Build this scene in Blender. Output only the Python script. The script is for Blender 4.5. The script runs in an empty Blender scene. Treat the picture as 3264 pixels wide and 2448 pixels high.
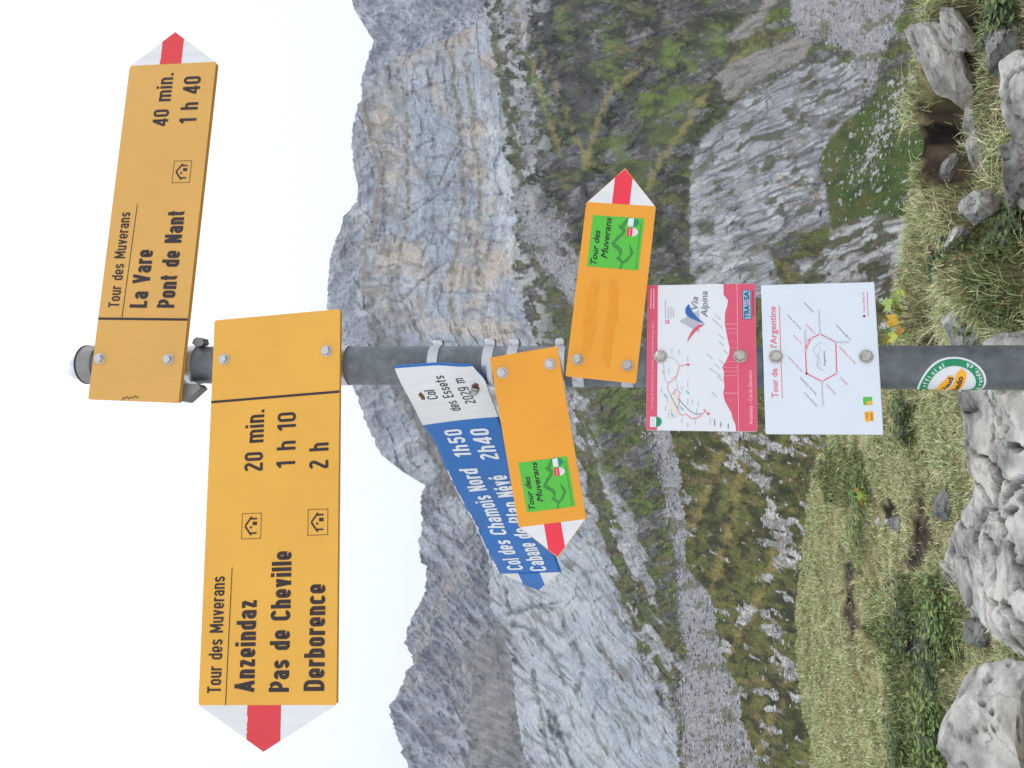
import bpy, bmesh, math, random
import numpy as np
from mathutils import Vector, Matrix, noise as mnoise

# ---------------------------------------------------------------- camera, sky, sun, exposure
SC = bpy.context.scene
COL = SC.collection
FPX, CX, CY = 2582.0, 1632.0, 1224.0          # focal length / centre of the photograph in its pixels
PITCH = math.radians(10.7)                    # phone tilted up; held sideways (rolled a quarter turn)
CAM = np.array([0.0, 0.0, 1.6])
FW = np.array([0.0, math.cos(PITCH), math.sin(PITCH)])
UP = np.array([0.0, -math.sin(PITCH), math.cos(PITCH)])
RT = np.array([1.0, 0.0, 0.0])
cam = bpy.data.cameras.new('camera'); cam.sensor_width = 36.0; cam.lens = FPX / 3264 * 36
cam.clip_start = 0.05; cam.clip_end = 20000
cam_o = bpy.data.objects.new('camera', cam); COL.objects.link(cam_o)
m = Matrix.Identity(4)
for i in range(3):
    m[i][0], m[i][1], m[i][2], m[i][3] = -UP[i], RT[i], -FW[i], CAM[i]
cam_o.matrix_world = m
SC.camera = cam_o

SUN_EL, SUN_AZ = math.radians(56), math.radians(62)   # azimuth clockwise from the view direction (+Y)
W = bpy.data.worlds.new('World'); SC.world = W; W.use_nodes = True
nt = W.node_tree; nt.nodes.clear()
wo = nt.nodes.new('ShaderNodeOutputWorld'); bg = nt.nodes.new('ShaderNodeBackground')
sky = nt.nodes.new('ShaderNodeTexSky'); sky.sky_type = 'NISHITA'; sky.sun_disc = False
sky.sun_elevation = SUN_EL; sky.sun_rotation = SUN_AZ; sky.altitude = 2000; sky.dust_density = 3.0
bg.inputs['Strength'].default_value = 0.10
bg2 = nt.nodes.new('ShaderNodeBackground')            # even white cloud cover over that sky
bg2.inputs['Color'].default_value = (0.96, 0.985, 1.02, 1); bg2.inputs['Strength'].default_value = 1.27
mx = nt.nodes.new('ShaderNodeMixShader'); mx.inputs[0].default_value = 0.88
nt.links.new(sky.outputs[0], bg.inputs['Color'])
nt.links.new(bg.outputs[0], mx.inputs[1]); nt.links.new(bg2.outputs[0], mx.inputs[2])
nt.links.new(mx.outputs[0], wo.inputs[0])
sl = bpy.data.lights.new('sun', 'SUN'); sl.energy = 1.5; sl.angle = math.radians(22); sl.color = (1.0, 0.97, 0.92)
so = bpy.data.objects.new('sun', sl); COL.objects.link(so)
sd_ = Vector((math.sin(SUN_AZ) * math.cos(SUN_EL), math.cos(SUN_AZ) * math.cos(SUN_EL), math.sin(SUN_EL)))
so.rotation_euler = sd_.to_track_quat('Z', 'Y').to_euler()
so.location = (0, 0, 900)
SC.view_settings.view_transform = 'Standard'; SC.view_settings.look = 'None'
SC.view_settings.gamma = 1.0; SC.view_settings.use_curve_mapping = False
SC.view_settings.exposure = 0.14
HAZE = 1.35e-4
SC.cycles.max_bounces = 5; SC.cycles.diffuse_bounces = 2; SC.cycles.volume_bounces = 0

# ---------------------------------------------------------------- helpers
def lin(r, g, b):
    c = np.array([r, g, b], float) / 255
    return np.where(c <= 0.04045, c / 12.92, ((c + 0.055) / 1.055) ** 2.4)
def ray(x, y):
    x = np.asarray(x, float); y = np.asarray(y, float)
    d = FW + RT * ((CY - y) / FPX)[..., None] + UP * ((CX - x) / FPX)[..., None]
    return d / d[..., 1:2]
def at(x, y, d):                                # a point seen towards (x, y), d metres ahead
    return CAM + ray(x, y) * np.asarray(d, float)[..., None]
def topx(P):
    d = np.asarray(P, float) - CAM; z = d @ FW
    return CX - FPX * (d @ UP) / z, CY - FPX * (d @ RT) / z
def on_ground(x, y, z=0.0):
    r = ray(np.array(float(x)), np.array(float(y)))
    return CAM + r * ((z - CAM[2]) / r[2])
def ss(a, b, v):
    t = np.clip((v - a) / (b - a), 0, 1); return t * t * (3 - 2 * t)
_an = np.arange(64) * (2 * np.pi / 64); _GX, _GY = np.cos(_an), np.sin(_an)
def pn(x, y, s=0):
    xi = np.floor(x).astype(np.int64); yi = np.floor(y).astype(np.int64)
    xf = x - xi; yf = y - yi
    u = xf * xf * xf * (xf * (xf * 6 - 15) + 10); v = yf * yf * yf * (yf * (yf * 6 - 15) + 10)
    def g(a, b):
        h = ((xi + a) * 374761393 + (yi + b) * 668265263 + s * 97463453) & 0xffffffff
        h = ((h ^ (h >> 13)) * 1274126177) & 0xffffffff
        h = (h ^ (h >> 16)) & 63
        return _GX[h] * (xf - a) + _GY[h] * (yf - b)
    p0 = g(0, 0) * (1 - u) + g(1, 0) * u; p1 = g(0, 1) * (1 - u) + g(1, 1) * u
    return (p0 * (1 - v) + p1 * v) * 1.5
def fbm(x, y, o=4, s=0, gain=0.5):
    r = 0; a = 1
    for i in range(o):
        r = r + a * pn(x * 2.03 ** i + 7.3 * i, y * 2.03 ** i + 3.1 * i, s + i); a *= gain
    return r
def ridg(x, y, o=4, s=0, gain=0.5):
    r = 0; a = 1
    for i in range(o):
        r = r + a * (1 - 2.2 * np.abs(pn(x * 2.07 ** i + 5.7 * i, y * 2.07 ** i + 1.9 * i, s + i))); a *= gain
    return r
def cells(x, y, s=0):
    """broken-rock pattern: (edge distance F2-F1, random value per piece, tilted facet height)"""
    xi = np.floor(x).astype(np.int64); yi = np.floor(y).astype(np.int64)
    f1 = np.full(x.shape, 9.); f2 = np.full(x.shape, 9.); hv = np.zeros(x.shape, np.int64); ox_ = np.zeros(x.shape); oy_ = np.zeros(x.shape)
    for a in (-1, 0, 1):
        for b in (-1, 0, 1):
            h = ((xi + a) * 374761393 + (yi + b) * 668265263 + s * 97463453) & 0xffffffff
            h = ((h ^ (h >> 13)) * 1274126177) & 0xffffffff; h = h ^ (h >> 16)
            dx = x - (xi + a + .1 + .8 * (h & 1023) / 1023); dy = y - (yi + b + .1 + .8 * ((h >> 10) & 1023) / 1023)
            d = np.sqrt(dx * dx + dy * dy); n1 = d < f1
            f2 = np.where(n1, f1, np.minimum(f2, d)); f1 = np.where(n1, d, f1); hv = np.where(n1, h, hv); ox_ = np.where(n1, dx, ox_); oy_ = np.where(n1, dy, oy_)
    v = ((hv >> 4) & 255) / 127.5 - 1; v2 = ((hv >> 12) & 255) / 127.5 - 1; v3 = ((hv >> 20) & 255) / 127.5 - 1
    return f2 - f1, v, v * .4 + v2 * ox_ + v3 * oy_
_RT = {}
def rocktex(X, Y, deg, l1, l2, s):
    """two sizes of broken pieces in a bedding direction: brightness, joints, relief"""
    key = (X.shape, float(X.flat[0]), float(X.flat[-1]), deg, l1, l2, s)
    if key not in _RT:
        wx = X + .3 * l2 * fbm(X / l1, Y / l1, 3, s) ; wy = Y + .3 * l2 * fbm(X / l1 + 9, Y / l1, 3, s + 1)
        e1, v1, h1 = cells(*rot(wx, wy, deg, l1, l2), s + 2); e2, v2, h2 = cells(*rot(wx, wy, deg + 8, l1 * .36, l2 * .4), s + 3)
        pr = ss(-.3, .3, fbm(X / (l1 * 2), Y / (l1 * 2), 3, s + 4))
        _RT[key] = (.55 * v1 + .45 * v2, np.clip(ss(.13, .0, e1) * .9 + ss(.16, .0, e2) * .6 * pr, 0, 1), h1 + .4 * h2)
    return _RT[key]
def rot(x, y, deg, l1, l2):
    """coordinates along / across a direction (degrees in the picture plane), divided by wavelengths"""
    c, s = math.cos(math.radians(deg)), math.sin(math.radians(deg))
    return (x * c + y * s) / l1, (-x * s + y * c) / l2
def psd(poly, x, y):
    """signed distance to a polygon, positive inside"""
    P = np.array(poly, float); n = len(P)
    d2 = np.full(x.shape, 1e18); ins = np.zeros(x.shape, bool)
    for i in range(n):
        ax, ay = P[i]; bx, by = P[(i + 1) % n]
        ex, ey = bx - ax, by - ay
        t = np.clip(((x - ax) * ex + (y - ay) * ey) / (ex * ex + ey * ey + 1e-9), 0, 1)
        d2 = np.minimum(d2, (x - ax - t * ex) ** 2 + (y - ay - t * ey) ** 2)
        if by != ay:
            ins ^= ((ay > y) != (by > y)) & (x < (bx - ax) * (y - ay) / (by - ay) + ax)
    return np.where(ins, 1, -1) * np.sqrt(d2)
def lsd(line, x, y):
    """distance to an open polyline"""
    P = np.array(line, float); d2 = np.full(x.shape, 1e18)
    for i in range(len(P) - 1):
        ax, ay = P[i]; ex, ey = P[i + 1] - P[i]
        t = np.clip(((x - ax) * ex + (y - ay) * ey) / (ex * ex + ey * ey), 0, 1)
        d2 = np.minimum(d2, (x - ax - t * ex) ** 2 + (y - ay - t * ey) ** 2)
    return np.sqrt(d2)
def mixc(c, col, k):
    return c * (1 - k[..., None]) + np.asarray(col) * k[..., None]

def tag(o, label=None, cat=None, group=None, kind=None):
    if label: o['label'] = label
    if cat: o['category'] = cat
    if group: o['group'] = group
    if kind: o['kind'] = kind
    return o
def np_mesh(name, V, F, mat, cols=None, smooth=True, parent=None):
    """V (n,3); F (k,4) or list of such arrays (tris allowed)"""
    me = bpy.data.meshes.new(name)
    V = np.asarray(V, np.float32); Fs = F if isinstance(F, list) else [F]
    me.vertices.add(len(V)); me.vertices.foreach_set('co', V.ravel())
    idx = np.concatenate([f.ravel() for f in Fs]).astype(np.int32)
    tot = np.concatenate([np.full(len(f), f.shape[1]) for f in Fs]).astype(np.int32)
    st = np.concatenate([[0], np.cumsum(tot)[:-1]]).astype(np.int32)
    me.loops.add(len(idx)); me.loops.foreach_set('vertex_index', idx)
    me.polygons.add(len(tot)); me.polygons.foreach_set('loop_start', st)
    me.polygons.foreach_set('use_smooth', np.full(len(tot), smooth, bool))
    me.update(calc_edges=True); me.validate()
    if cols is not None:
        a = me.color_attributes.new('Col', 'FLOAT_COLOR', 'POINT')
        c4 = np.ones((len(V), 4), np.float32); c4[:, :3] = cols
        a.data.foreach_set('color', c4.ravel())
    if mat: me.materials.append(mat)
    o = bpy.data.objects.new(name, me); COL.objects.link(o)
    if parent is not None: o.parent = parent
    return o

# ---------------------------------------------------------------- materials
MATS = {}
def new_mat(name):
    mt = bpy.data.materials.new(name); mt.use_nodes = True; MATS[name] = mt
    n = mt.node_tree.nodes; return mt, mt.node_tree, n['Principled BSDF']
def noise_node(nt, scale, detail=6, rough=0.6, coord='Object', dim='3D'):
    tc = nt.nodes.new('ShaderNodeTexCoord'); nz = nt.nodes.new('ShaderNodeTexNoise')
    nz.inputs['Scale'].default_value = scale; nz.inputs['Detail'].default_value = detail
    nz.inputs['Roughness'].default_value = rough
    nt.links.new(tc.outputs[coord], nz.inputs['Vector']); return nz
def ramp(nt, src, stops):
    r = nt.nodes.new('ShaderNodeValToRGB'); nt.links.new(src, r.inputs[0])
    e = r.color_ramp.elements
    while len(e) < len(stops): e.new(0.5)
    for k, (p, c) in enumerate(stops):
        e[k].position = p; e[k].color = (*c, 1) if len(c) == 3 else c
    return r.outputs[0]
def mul(nt, a, b, f=1.0):
    x = nt.nodes.new('ShaderNodeMixRGB'); x.blend_type = 'MULTIPLY'; x.inputs[0].default_value = f
    nt.links.new(a, x.inputs[1]); nt.links.new(b, x.inputs[2]); return x.outputs[0]
def bump(nt, src, bsdf, dist, strength=0.6):
    b = nt.nodes.new('ShaderNodeBump'); b.inputs['Distance'].default_value = dist; b.inputs['Strength'].default_value = strength
    nt.links.new(src, b.inputs['Height']); nt.links.new(b.outputs[0], bsdf.inputs['Normal'])
def attr_mat(name, scale, dist, lo=0.78, hi=1.22, rough=0.95, spec=0.15):
    mt, nt, p = new_mat(name)
    a = nt.nodes.new('ShaderNodeAttribute'); a.attribute_name = 'Col'
    nz = noise_node(nt, scale, 8, 0.65)
    r = ramp(nt, nz.outputs['Fac'], [(0.3, (lo,) * 3), (0.7, (hi,) * 3)])
    nt.links.new(mul(nt, a.outputs['Color'], r), p.inputs['Base Color'])
    p.inputs['Roughness'].default_value = rough; p.inputs['Specular IOR Level'].default_value = spec
    if dist: bump(nt, nz.outputs['Fac'], p, dist)
    return mt
def paint(name, rgb, rough=0.4, spec=0.5, metal=0.0, var=0.06, scale=18, grime=0):
    mt, nt, p = new_mat(name)
    nz = noise_node(nt, scale, 5, 0.6)
    c = np.asarray(rgb)
    r = ramp(nt, nz.outputs['Fac'], [(0.3, tuple(c * (1 - var))), (0.7, tuple(np.minimum(c * (1 + var), 0.95)))])
    nt.links.new(r, p.inputs['Base Color'])
    if grime:
        tc = nt.nodes.new('ShaderNodeTexCoord'); mp = nt.nodes.new('ShaderNodeMapping'); mp.inputs['Scale'].default_value = (90, 9, 1); nt.links.new(tc.outputs['Object'], mp.inputs['Vector'])
        g1 = nt.nodes.new('ShaderNodeTexNoise'); g1.inputs['Scale'].default_value = 1; g1.inputs['Detail'].default_value = 6; nt.links.new(mp.outputs[0], g1.inputs['Vector'])
        g2 = noise_node(nt, 240, 3, .6); gs = ramp(nt, g2.outputs['Fac'], [(.27, (.72, .7, .66)), (.31, (1, 1, 1))])
        r = mul(nt, mul(nt, r, ramp(nt, g1.outputs['Fac'], [(.25, (1 - grime,) * 3), (.6, (1, 1, 1))])), gs, .8)
        nt.links.new(r, p.inputs['Base Color'])
    rr = nt.nodes.new('ShaderNodeMapRange'); rr.inputs['To Min'].default_value = max(rough - 0.1, .05); rr.inputs['To Max'].default_value = rough + 0.12
    nt.links.new(nz.outputs['Fac'], rr.inputs['Value']); nt.links.new(rr.outputs[0], p.inputs['Roughness'])
    p.inputs['Specular IOR Level'].default_value = spec; p.inputs['Metallic'].default_value = metal
    return mt
M_far = attr_mat('far_rock', 0.1, 3.0, .74, 1.26)
M_cliff = attr_mat('cliff_rock', 0.3, 1.0, .7, 1.3)
M_slope = attr_mat('alpine_slope', 1.1, 0.4, .6, 1.4)
M_near = attr_mat('ground_soil', 14, 0.02)
M_blade = attr_mat('grass_blades', 3, 0, 0.85, 1.15, 0.8, 0.2)
M_leaf = attr_mat('leaf_blades', 30, 0, 0.85, 1.15, 0.6, 0.3)

# ---------------------------------------------------------------- terrain sheets (mountains, slopes)
K = 0.80
def A(r, g, b): return lin(r, g, b) * K
STEP = 3.1
SURF = {}
def flat(X, col): return np.zeros(X.shape + (3,)) + col
def sheet(name, y0, y1, top, bot, depth, relief, colour, mat, topnoise=(6, 30), seed=0, step=STEP, backs=6, backk=1.0, rowstep=None):
    """a mountain side: columns across the view, rows from its skyline down; depth in metres, relief in pixels"""
    ys = np.arange(y0, y1 + step, step)
    tx = np.interp(ys, *zip(*top)); bx = np.interp(ys, *zip(*bot))
    amp, wl = topnoise
    tx = tx + amp * (fbm(ys / wl, ys * 0 + seed, 5, seed, 0.6))
    bx = np.maximum(bx, tx + 20)
    n = int(np.max(bx - tx) / (rowstep or step)) + 2
    t = np.linspace(0, 1, n)
    X = tx[None, :] + (bx - tx)[None, :] * t[:, None]; Y = np.broadcast_to(ys[None, :], X.shape).copy()
    D = depth(X, Y); rel = relief(X, Y)
    D2 = D * (1 - rel / FPX)
    P = at(X, Y, D2); C = colour(X, Y, rel); SURF[name] = (X, Y, P)
    B = []
    for k in range(backs, 0, -1):                       # the far side of the ridge, falling away behind it
        q = P[0].copy(); q[:, 1] += backk * 0.012 * k * D[0] * (1 + .3 * pn(ys / 40, ys * 0 + k, seed + 9)); q[:, 2] -= backk * 0.0035 * k * k * D[0]
        B.append(q)
    P = np.concatenate([np.array(B), P]); C = np.concatenate([np.repeat(C[:1], backs, 0), C])
    R, Q = P.shape[:2]
    i = np.arange(R * Q).reshape(R, Q)
    F = np.stack([i[:-1, :-1], i[1:, :-1], i[1:, 1:], i[:-1, 1:]], -1).reshape(-1, 4)
    o = np_mesh(name, P.reshape(-1, 3), F, mat, np.clip(C.reshape(-1, 3), 0.01, 0.62))
    tag(o, kind='structure')
    return o
def logd(xs, ds):
    return lambda x, y: np.exp(np.interp(x, xs, np.log(ds)))

# --- far mountain on the right (bluish in the distance)
def col_far(X, Y, r):
    n = fbm(X / 110, Y / 90, 4, 31); st = fbm(*rot(X, Y, 14, 160, 26), 4, 37)
    c = mixc(flat(X, A(162, 164, 172)), A(186, 188, 194), ss(-.3, .5, n + .5 * st))
    c = mixc(c, A(128, 128, 136), ss(.0, .6, fbm(X / 60, Y / 34, 5, 41) + .3 * st) * .8)
    c = mixc(c, A(168, 160, 152), ss(.1, .7, fbm(X / 120, Y / 90, 3, 47)) * .5)
    v, j, h = rocktex(X, Y, 20, 60, 24, 1001)
    return mixc(c * (1 + .10 * v)[..., None], A(112, 112, 120), j * .35)
def rel_far(X, Y):
    return 11 * rocktex(X, Y, 20, 60, 24, 1001)[2] + 60 * fbm(X / 260, Y / 200, 3, 11) + 26 * ridg(*rot(X, Y, 20, 90, 45), 5, 13, .55) + 5 * ridg(X / 16, Y / 12, 3, 17)
sheet('mountain', -260, 420, [(-260, 1060), (-120, 1095), (0, 1122), (30, 1130), (75, 1156), (134, 1193), (164, 1178), (217, 1163), (269, 1150), (320, 1160), (420, 1230)],
      [(-260, 1700), (120, 1560), (200, 1420), (420, 1400)], lambda x, y: 2500 - (x - 1100) * 1.2, rel_far, col_far, M_far, (4, 25), 3)

# --- summit massif behind the cliffs
def col_sum(X, Y, r):
    c = mixc(flat(X, A(164, 168, 175)), A(190, 193, 197), ss(-.3, .5, fbm(X / 90, Y / 130, 4, 61)))
    c = mixc(c, A(138, 138, 144), ss(.05, .7, fbm(*rot(X, Y, 65, 40, 120), 5, 67)) * .7)
    c = mixc(c, A(168, 160, 156), ss(.1, .6, fbm(*rot(X, Y, 75, 60, 160), 4, 68)) * .6)
    brown = psd([(1168, 940), (1180, 1100), (1240, 1230), (1310, 1330), (1380, 1480), (1395, 1560), (1520, 1640), (1620, 1640), (1600, 900)], X, Y) + 22 * fbm(X / 40, Y / 40, 4, 71)
    c = mixc(c, A(132, 126, 122), ss(-8, 10, brown))
    c = mixc(c, A(112, 106, 104), ss(-5, 10, brown) * ss(-.1, .5, fbm(X / 30, Y / 30, 4, 73)) * .7)
    c = mixc(c, A(158, 148, 136), ss(-5, 10, brown) * ss(.25, .6, fbm(X / 26, Y / 80, 4, 74)) * .6)
    v, j, h = rocktex(X, Y, 66, 70, 24, 1011); nb = ss(10, -10, brown)
    return mixc(c * (1 + .09 * v * nb)[..., None], A(120, 120, 126), j * .35 * nb)
def rel_sum(X, Y):
    return 9 * rocktex(X, Y, 66, 70, 24, 1011)[2] + 50 * fbm(X / 220, Y / 260, 3, 51) + 16 * ridg(*rot(X, Y, 62, 60, 120), 5, 53, .55) + 4 * ridg(X / 15, Y / 15, 3, 57)
sheet('mountain', 300, 1700, [(300, 1175), (336, 1141), (396, 1126), (441, 1120), (504, 1124), (553, 1130), (600, 1144), (640, 1137), (687, 1098), (737, 1083), (788, 1060), (835, 1051), (871, 1047), (944, 1043), (987, 1042), (1100, 1062), (1180, 1095), (1250, 1134), (1315, 1155), (1387, 1184), (1452, 1217), (1495, 1271), (1546, 1354), (1620, 1420), (1700, 1480)],
      [(300, 1300), (700, 1300), (1000, 1400), (1200, 1560), (1700, 1660)], lambda x, y: 1500 - (x - 1050) * 0.7, rel_sum, col_sum, M_far, (5, 22), 5)

# --- far mountain on the left
def col_left(X, Y, r):
    st = fbm(*rot(X, Y, 35, 170, 40), 5, 81)
    c = mixc(flat(X, A(150, 150, 156)), A(174, 176, 182), ss(-.3, .5, st))
    c = mixc(c, A(122, 120, 126), ss(.05, .6, fbm(*rot(X, Y, 40, 130, 34), 5, 83)) * .8)
    c = mixc(c, A(162, 152, 146), ss(.1, .6, fbm(*rot(X, Y, 30, 200, 40), 4, 85)) * .6)
    br = psd([(1480, 2080), (1500, 2200), (1470, 2290), (1500, 2360), (1500, 2600), (1720, 2600), (1690, 2300), (1640, 2100), (1600, 1990)], X, Y) + 18 * fbm(X / 40, Y / 40, 4, 87)
    c = mixc(c, A(134, 130, 122), ss(-6, 8, br))
    c = mixc(c, A(156, 153, 150), ss(-6, 8, br) * ss(.0, .5, fbm(*rot(X, Y, 20, 60, 13), 5, 88)) * .75); c = mixc(c, A(100, 95, 86), ss(-6, 8, br) * ss(.05, .5, fbm(*rot(X, Y, 30, 46, 18), 5, 89)) * .7)
    c = mixc(c, A(176, 172, 164), ss(14, 2, np.abs(br + 6)) * .5)
    c = mixc(c, A(172, 160, 150), ss(26, 4, lsd([(1300, 2190), (1340, 2060), (1400, 1930), (1440, 1840)], X, Y) + 22 * fbm(X / 60, Y / 60, 3, 348)) * .7)
    v, j, h = rocktex(X, Y, 38, 80, 28, 1021); nb = ss(8, -8, br)
    return mixc(c * (1 + .11 * v * nb)[..., None], A(104, 102, 108), j * .4 * nb)
def rel_left(X, Y):
    br = psd([(1480, 2080), (1500, 2200), (1470, 2290), (1500, 2360), (1500, 2600), (1720, 2600), (1690, 2300), (1640, 2100), (1600, 1990)], X, Y)
    return 14 * rocktex(X, Y, 38, 80, 28, 1021)[2] * ss(10, -10, br) + 60 * fbm(X / 240, Y / 240, 3, 91) + 24 * ridg(*rot(X, Y, 38, 120, 55), 5, 93, .55) * ss(30, -20, br) + 4 * ridg(X / 16, Y / 12, 3, 97) + 40 * ss(-40, 120, br) + 14 * fbm(*rot(X, Y, 30, 60, 22), 4, 98) * ss(-6, 20, br)
sheet('mountain', 1440, 2700, [(1440, 1400), (1500, 1372), (1546, 1352), (1597, 1340), (1683, 1345), (1712, 1337), (1784, 1337), (1806, 1358), (1864, 1361), (1943, 1329), (1986, 1303), (2051, 1293), (2102, 1316), (2145, 1293), (2203, 1275), (2246, 1242), (2290, 1246), (2340, 1264), (2405, 1285), (2448, 1300), (2700, 1360)],
      [(1440, 1640), (1800, 1640), (2200, 1700), (2700, 1760)], lambda x, y: 1900 - (x - 1250) * 0.9, rel_left, col_left, M_far, (9, 26), 7)

# --- banded limestone cliff and the pale slabs that continue it to the left
LEDGE0 = [(1160, 330), (1185, 456), (1214, 549), (1206, 620), (1196, 690), (1166, 780), (1160, 930)]
FOOT = [(1545, 60), (1562, 210), (1600, 400), (1625, 520), (1648, 620), (1648, 760), (1700, 880), (1770, 1010), (1850, 1250)]
LEDGES = [[(1262, 200), (1280, 260), (1298, 360), (1298, 600), (1304, 701), (1278, 781), (1268, 853), (1268, 925), (1330, 1050), (1400, 1200)],
          [(1440, 150), (1447, 224), (1455, 366), (1477, 486), (1481, 611), (1466, 745), (1438, 889), (1434, 962), (1456, 1052), (1540, 1200)],
          [(1480, 200), (1500, 310), (1518, 448), (1530, 598), (1528, 708), (1513, 817), (1530, 900)]]
CRACKS = [[(1330, 250), (1310, 260), (1345, 330)], [(1300, 300), (1380, 270), (1440, 255)], [(1330, 470), (1380, 445)], [(1400, 590), (1440, 500), (1470, 450)],
          [(1290, 700), (1340, 660), (1400, 620)], [(1280, 960), (1340, 900), (1400, 850), (1440, 830)], [(1420, 600), (1452, 560)], [(1660, 640), (1620, 680), (1560, 690)],
          [(1840, 1840), (1835, 1900), (1800, 1935)], [(1950, 2100), (1960, 2200), (2000, 2300)], [(1750, 2300), (1780, 2400), (1800, 2500)], [(1690, 1900), (1730, 1930), (1790, 1920)]]
FOLDS = [[(1640, 1990), (1690, 2010), (1760, 2080), (1800, 2180)], [(1830, 2050), (1862, 2120), (1845, 2200)], [(1770, 2290), (1800, 2380), (1840, 2470)], [(1700, 2140), (1722, 2260), (1748, 2400)], [(1905, 2030), (1935, 2100), (1990, 2170)], [(1960, 1890), (2010, 1990), (2060, 2100), (2150, 2300)], [(1620, 1960), (1700, 1935), (1760, 1940)]]
def leftness(Y, X): return ss(1150, 1650, Y + .4 * (X - 1600))
def strat(X, Y): return X - np.interp(Y, [p[1] for p in LEDGES[1]], [p[0] for p in LEDGES[1]])
def col_cliff(X, Y, r):
    L = leftness(Y, X)
    wx = X + 8 * fbm(X / 60, Y / 60, 3, 101); wy = Y + 12 * fbm(X / 70, Y / 70, 3, 103); sx = strat(wx, Y); f = fbm(X / 10, Y / 10, 3, 104)
    c = mixc(flat(X, A(166, 174, 183)), A(186, 192, 199), ss(-.3, .5, fbm(sx / 70, wy / 170, 4, 105)))
    c = mixc(c, A(154, 164, 176), ss(.05, .6, fbm(sx / 110, wy / 130, 4, 107)) * .8)
    tan = fbm(sx / 170, wy / 150, 4, 109) + .22 * fbm(wx / 90, wy / 9, 3, 111) + .5 * ss(90, -30, -psd([(1470, 890), (1640, 870), (1680, 1060), (1470, 1060)], X, Y)) + .55 * ss(380, 140, Y) * ss(1490, 1400, X) + .35 * ss(60, -20, -psd([(1190, 780), (1290, 790), (1280, 960), (1190, 950)], X, Y)) + .02
    c = mixc(c, A(194, 184, 174), ss(.05, .6, tan) * (1 - L) * .8); c = mixc(c, A(200, 184, 166), ss(.4, .9, tan) * (1 - L) * .7)
    up = ss(0, 30, np.interp(Y, [p[1] for p in LEDGES[0]], [p[0] for p in LEDGES[0]]) - X) * (1 - L)      # rough upper band
    c = mixc(c, A(156, 152, 148), up * ss(-.3, .4, fbm(wx / 40, wy / 50, 5, 113)) * .8)
    c = mixc(c, A(124, 120, 96), up * ss(.15, .5, fbm(wx / 46, wy / 46, 5, 115)) * .6)
    c = mixc(c, A(136, 136, 138), ss(.1, .6, fbm(sx / 5, wy / 130, 4, 116)) * .35 * (1 - L))             # bedding
    c = mixc(c, A(134, 134, 138), ss(.2, .8, fbm(wx / 110, wy / 7, 4, 117)) * .3 * (1 - L))              # water streaks
    c = mixc(c, A(118, 116, 116), ss(.85, 1.15, ridg(*rot(wx, wy, 24, 110, 60), 2, 119, .4)) * .55)
    # pale slabs on the left: soft slanting grain, a few creases, turf low down
    fx = X + 40 * fbm(X / 300, Y / 300, 2, 121); fy = Y + 40 * fbm(X / 320, Y / 320, 2, 123); lowd = ss(1650, 2000, X + .25 * (2000 - Y))
    gx_, gy_ = rot(fx, fy, 52, 1, 1)
    c = mixc(c, A(186, 191, 196), L * .95 * ss(-.7, .3, fbm(fx / 150, fy / 180, 3, 125) + .7 - lowd))
    c = mixc(c, A(170, 178, 187), L * ss(-.1, .6, fbm(gx_ / 300, gy_ / 80, 4, 126)) * .8)
    c = mixc(c, A(132, 134, 138), L * ss(.0, .65, fbm(gx_ / 170, gy_ / 9, 4, 128)) * .6)
    c = mixc(c, A(120, 117, 114), L * ss(1.05, 1.3, ridg(gx_ / 220, gy_ / 70, 2, 127, .5)) * .65)
    c = mixc(c, A(108, 108, 80), L * ss(.26, .46, fbm(gx_ / 60, gy_ / 14, 5, 129) * .8 + .22 * lowd - .24 + .12 * f) * .7)
    c = mixc(c, A(186, 170, 154), L * ss(16, -10, lsd([(1920, 2060), (1960, 2130), (1975, 2180)], X, Y) + 14 * fbm(X / 20, Y / 20, 3, 131)) * .8)
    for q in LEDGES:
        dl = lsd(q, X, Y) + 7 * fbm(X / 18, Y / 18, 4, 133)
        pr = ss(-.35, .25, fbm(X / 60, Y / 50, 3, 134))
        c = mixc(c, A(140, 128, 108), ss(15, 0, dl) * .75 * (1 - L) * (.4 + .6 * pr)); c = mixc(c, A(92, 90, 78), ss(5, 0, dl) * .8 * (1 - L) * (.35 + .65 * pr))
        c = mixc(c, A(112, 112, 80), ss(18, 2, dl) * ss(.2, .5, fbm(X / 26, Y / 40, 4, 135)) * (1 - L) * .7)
    for q in CRACKS:
        c = mixc(c, A(112, 108, 106), ss(4, 0, lsd(q, X, Y) + 4 * fbm(X / 10, Y / 10, 3, 137)) * .7)
    v, j, h = rocktex(sx, Y, 84, 95, 40, 1031); kk = (1 - L) * (.55 + .45 * up)
    c = c * (1 + .06 * v * (1 - L))[..., None]; c = mixc(c, A(116, 116, 118), j * .45 * kk * ss(.0, .5, fbm(X / 120, Y / 120, 3, 139)))
    v, j, h = rocktex(sx, Y, 90, 260, 26, 1035); c = c * (1 + .045 * v * (1 - L))[..., None]; c = mixc(c, A(124, 123, 122), j * .35 * (1 - L) * ss(.05, .5, fbm(X / 90, Y / 140, 3, 140)))
    rim = ss(46, 6, np.abs(X - np.interp(Y, [q[1] for q in FOOT], [q[0] for q in FOOT]) + 34)) * ss(240, 330, Y) * ss(860, 780, Y)
    c = mixc(c, A(204, 210, 214), rim * .75 * ss(-.5, .2, fbm(X / 40, Y / 60, 3, 144)))
    c = mixc(c, A(138, 124, 100), ss(14, 0, lsd(LEDGE0, X, Y) + 8 * fbm(X / 20, Y / 20, 4, 142)) * .7)
    v, j, h = rocktex(X, Y, 50, 150, 44, 1041)
    c = c * (1 + .035 * v * L)[..., None]; c = mixc(c, A(122, 119, 114), j * .35 * L * ss(.1, .5, fbm(X / 110, Y / 110, 3, 146)))
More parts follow.
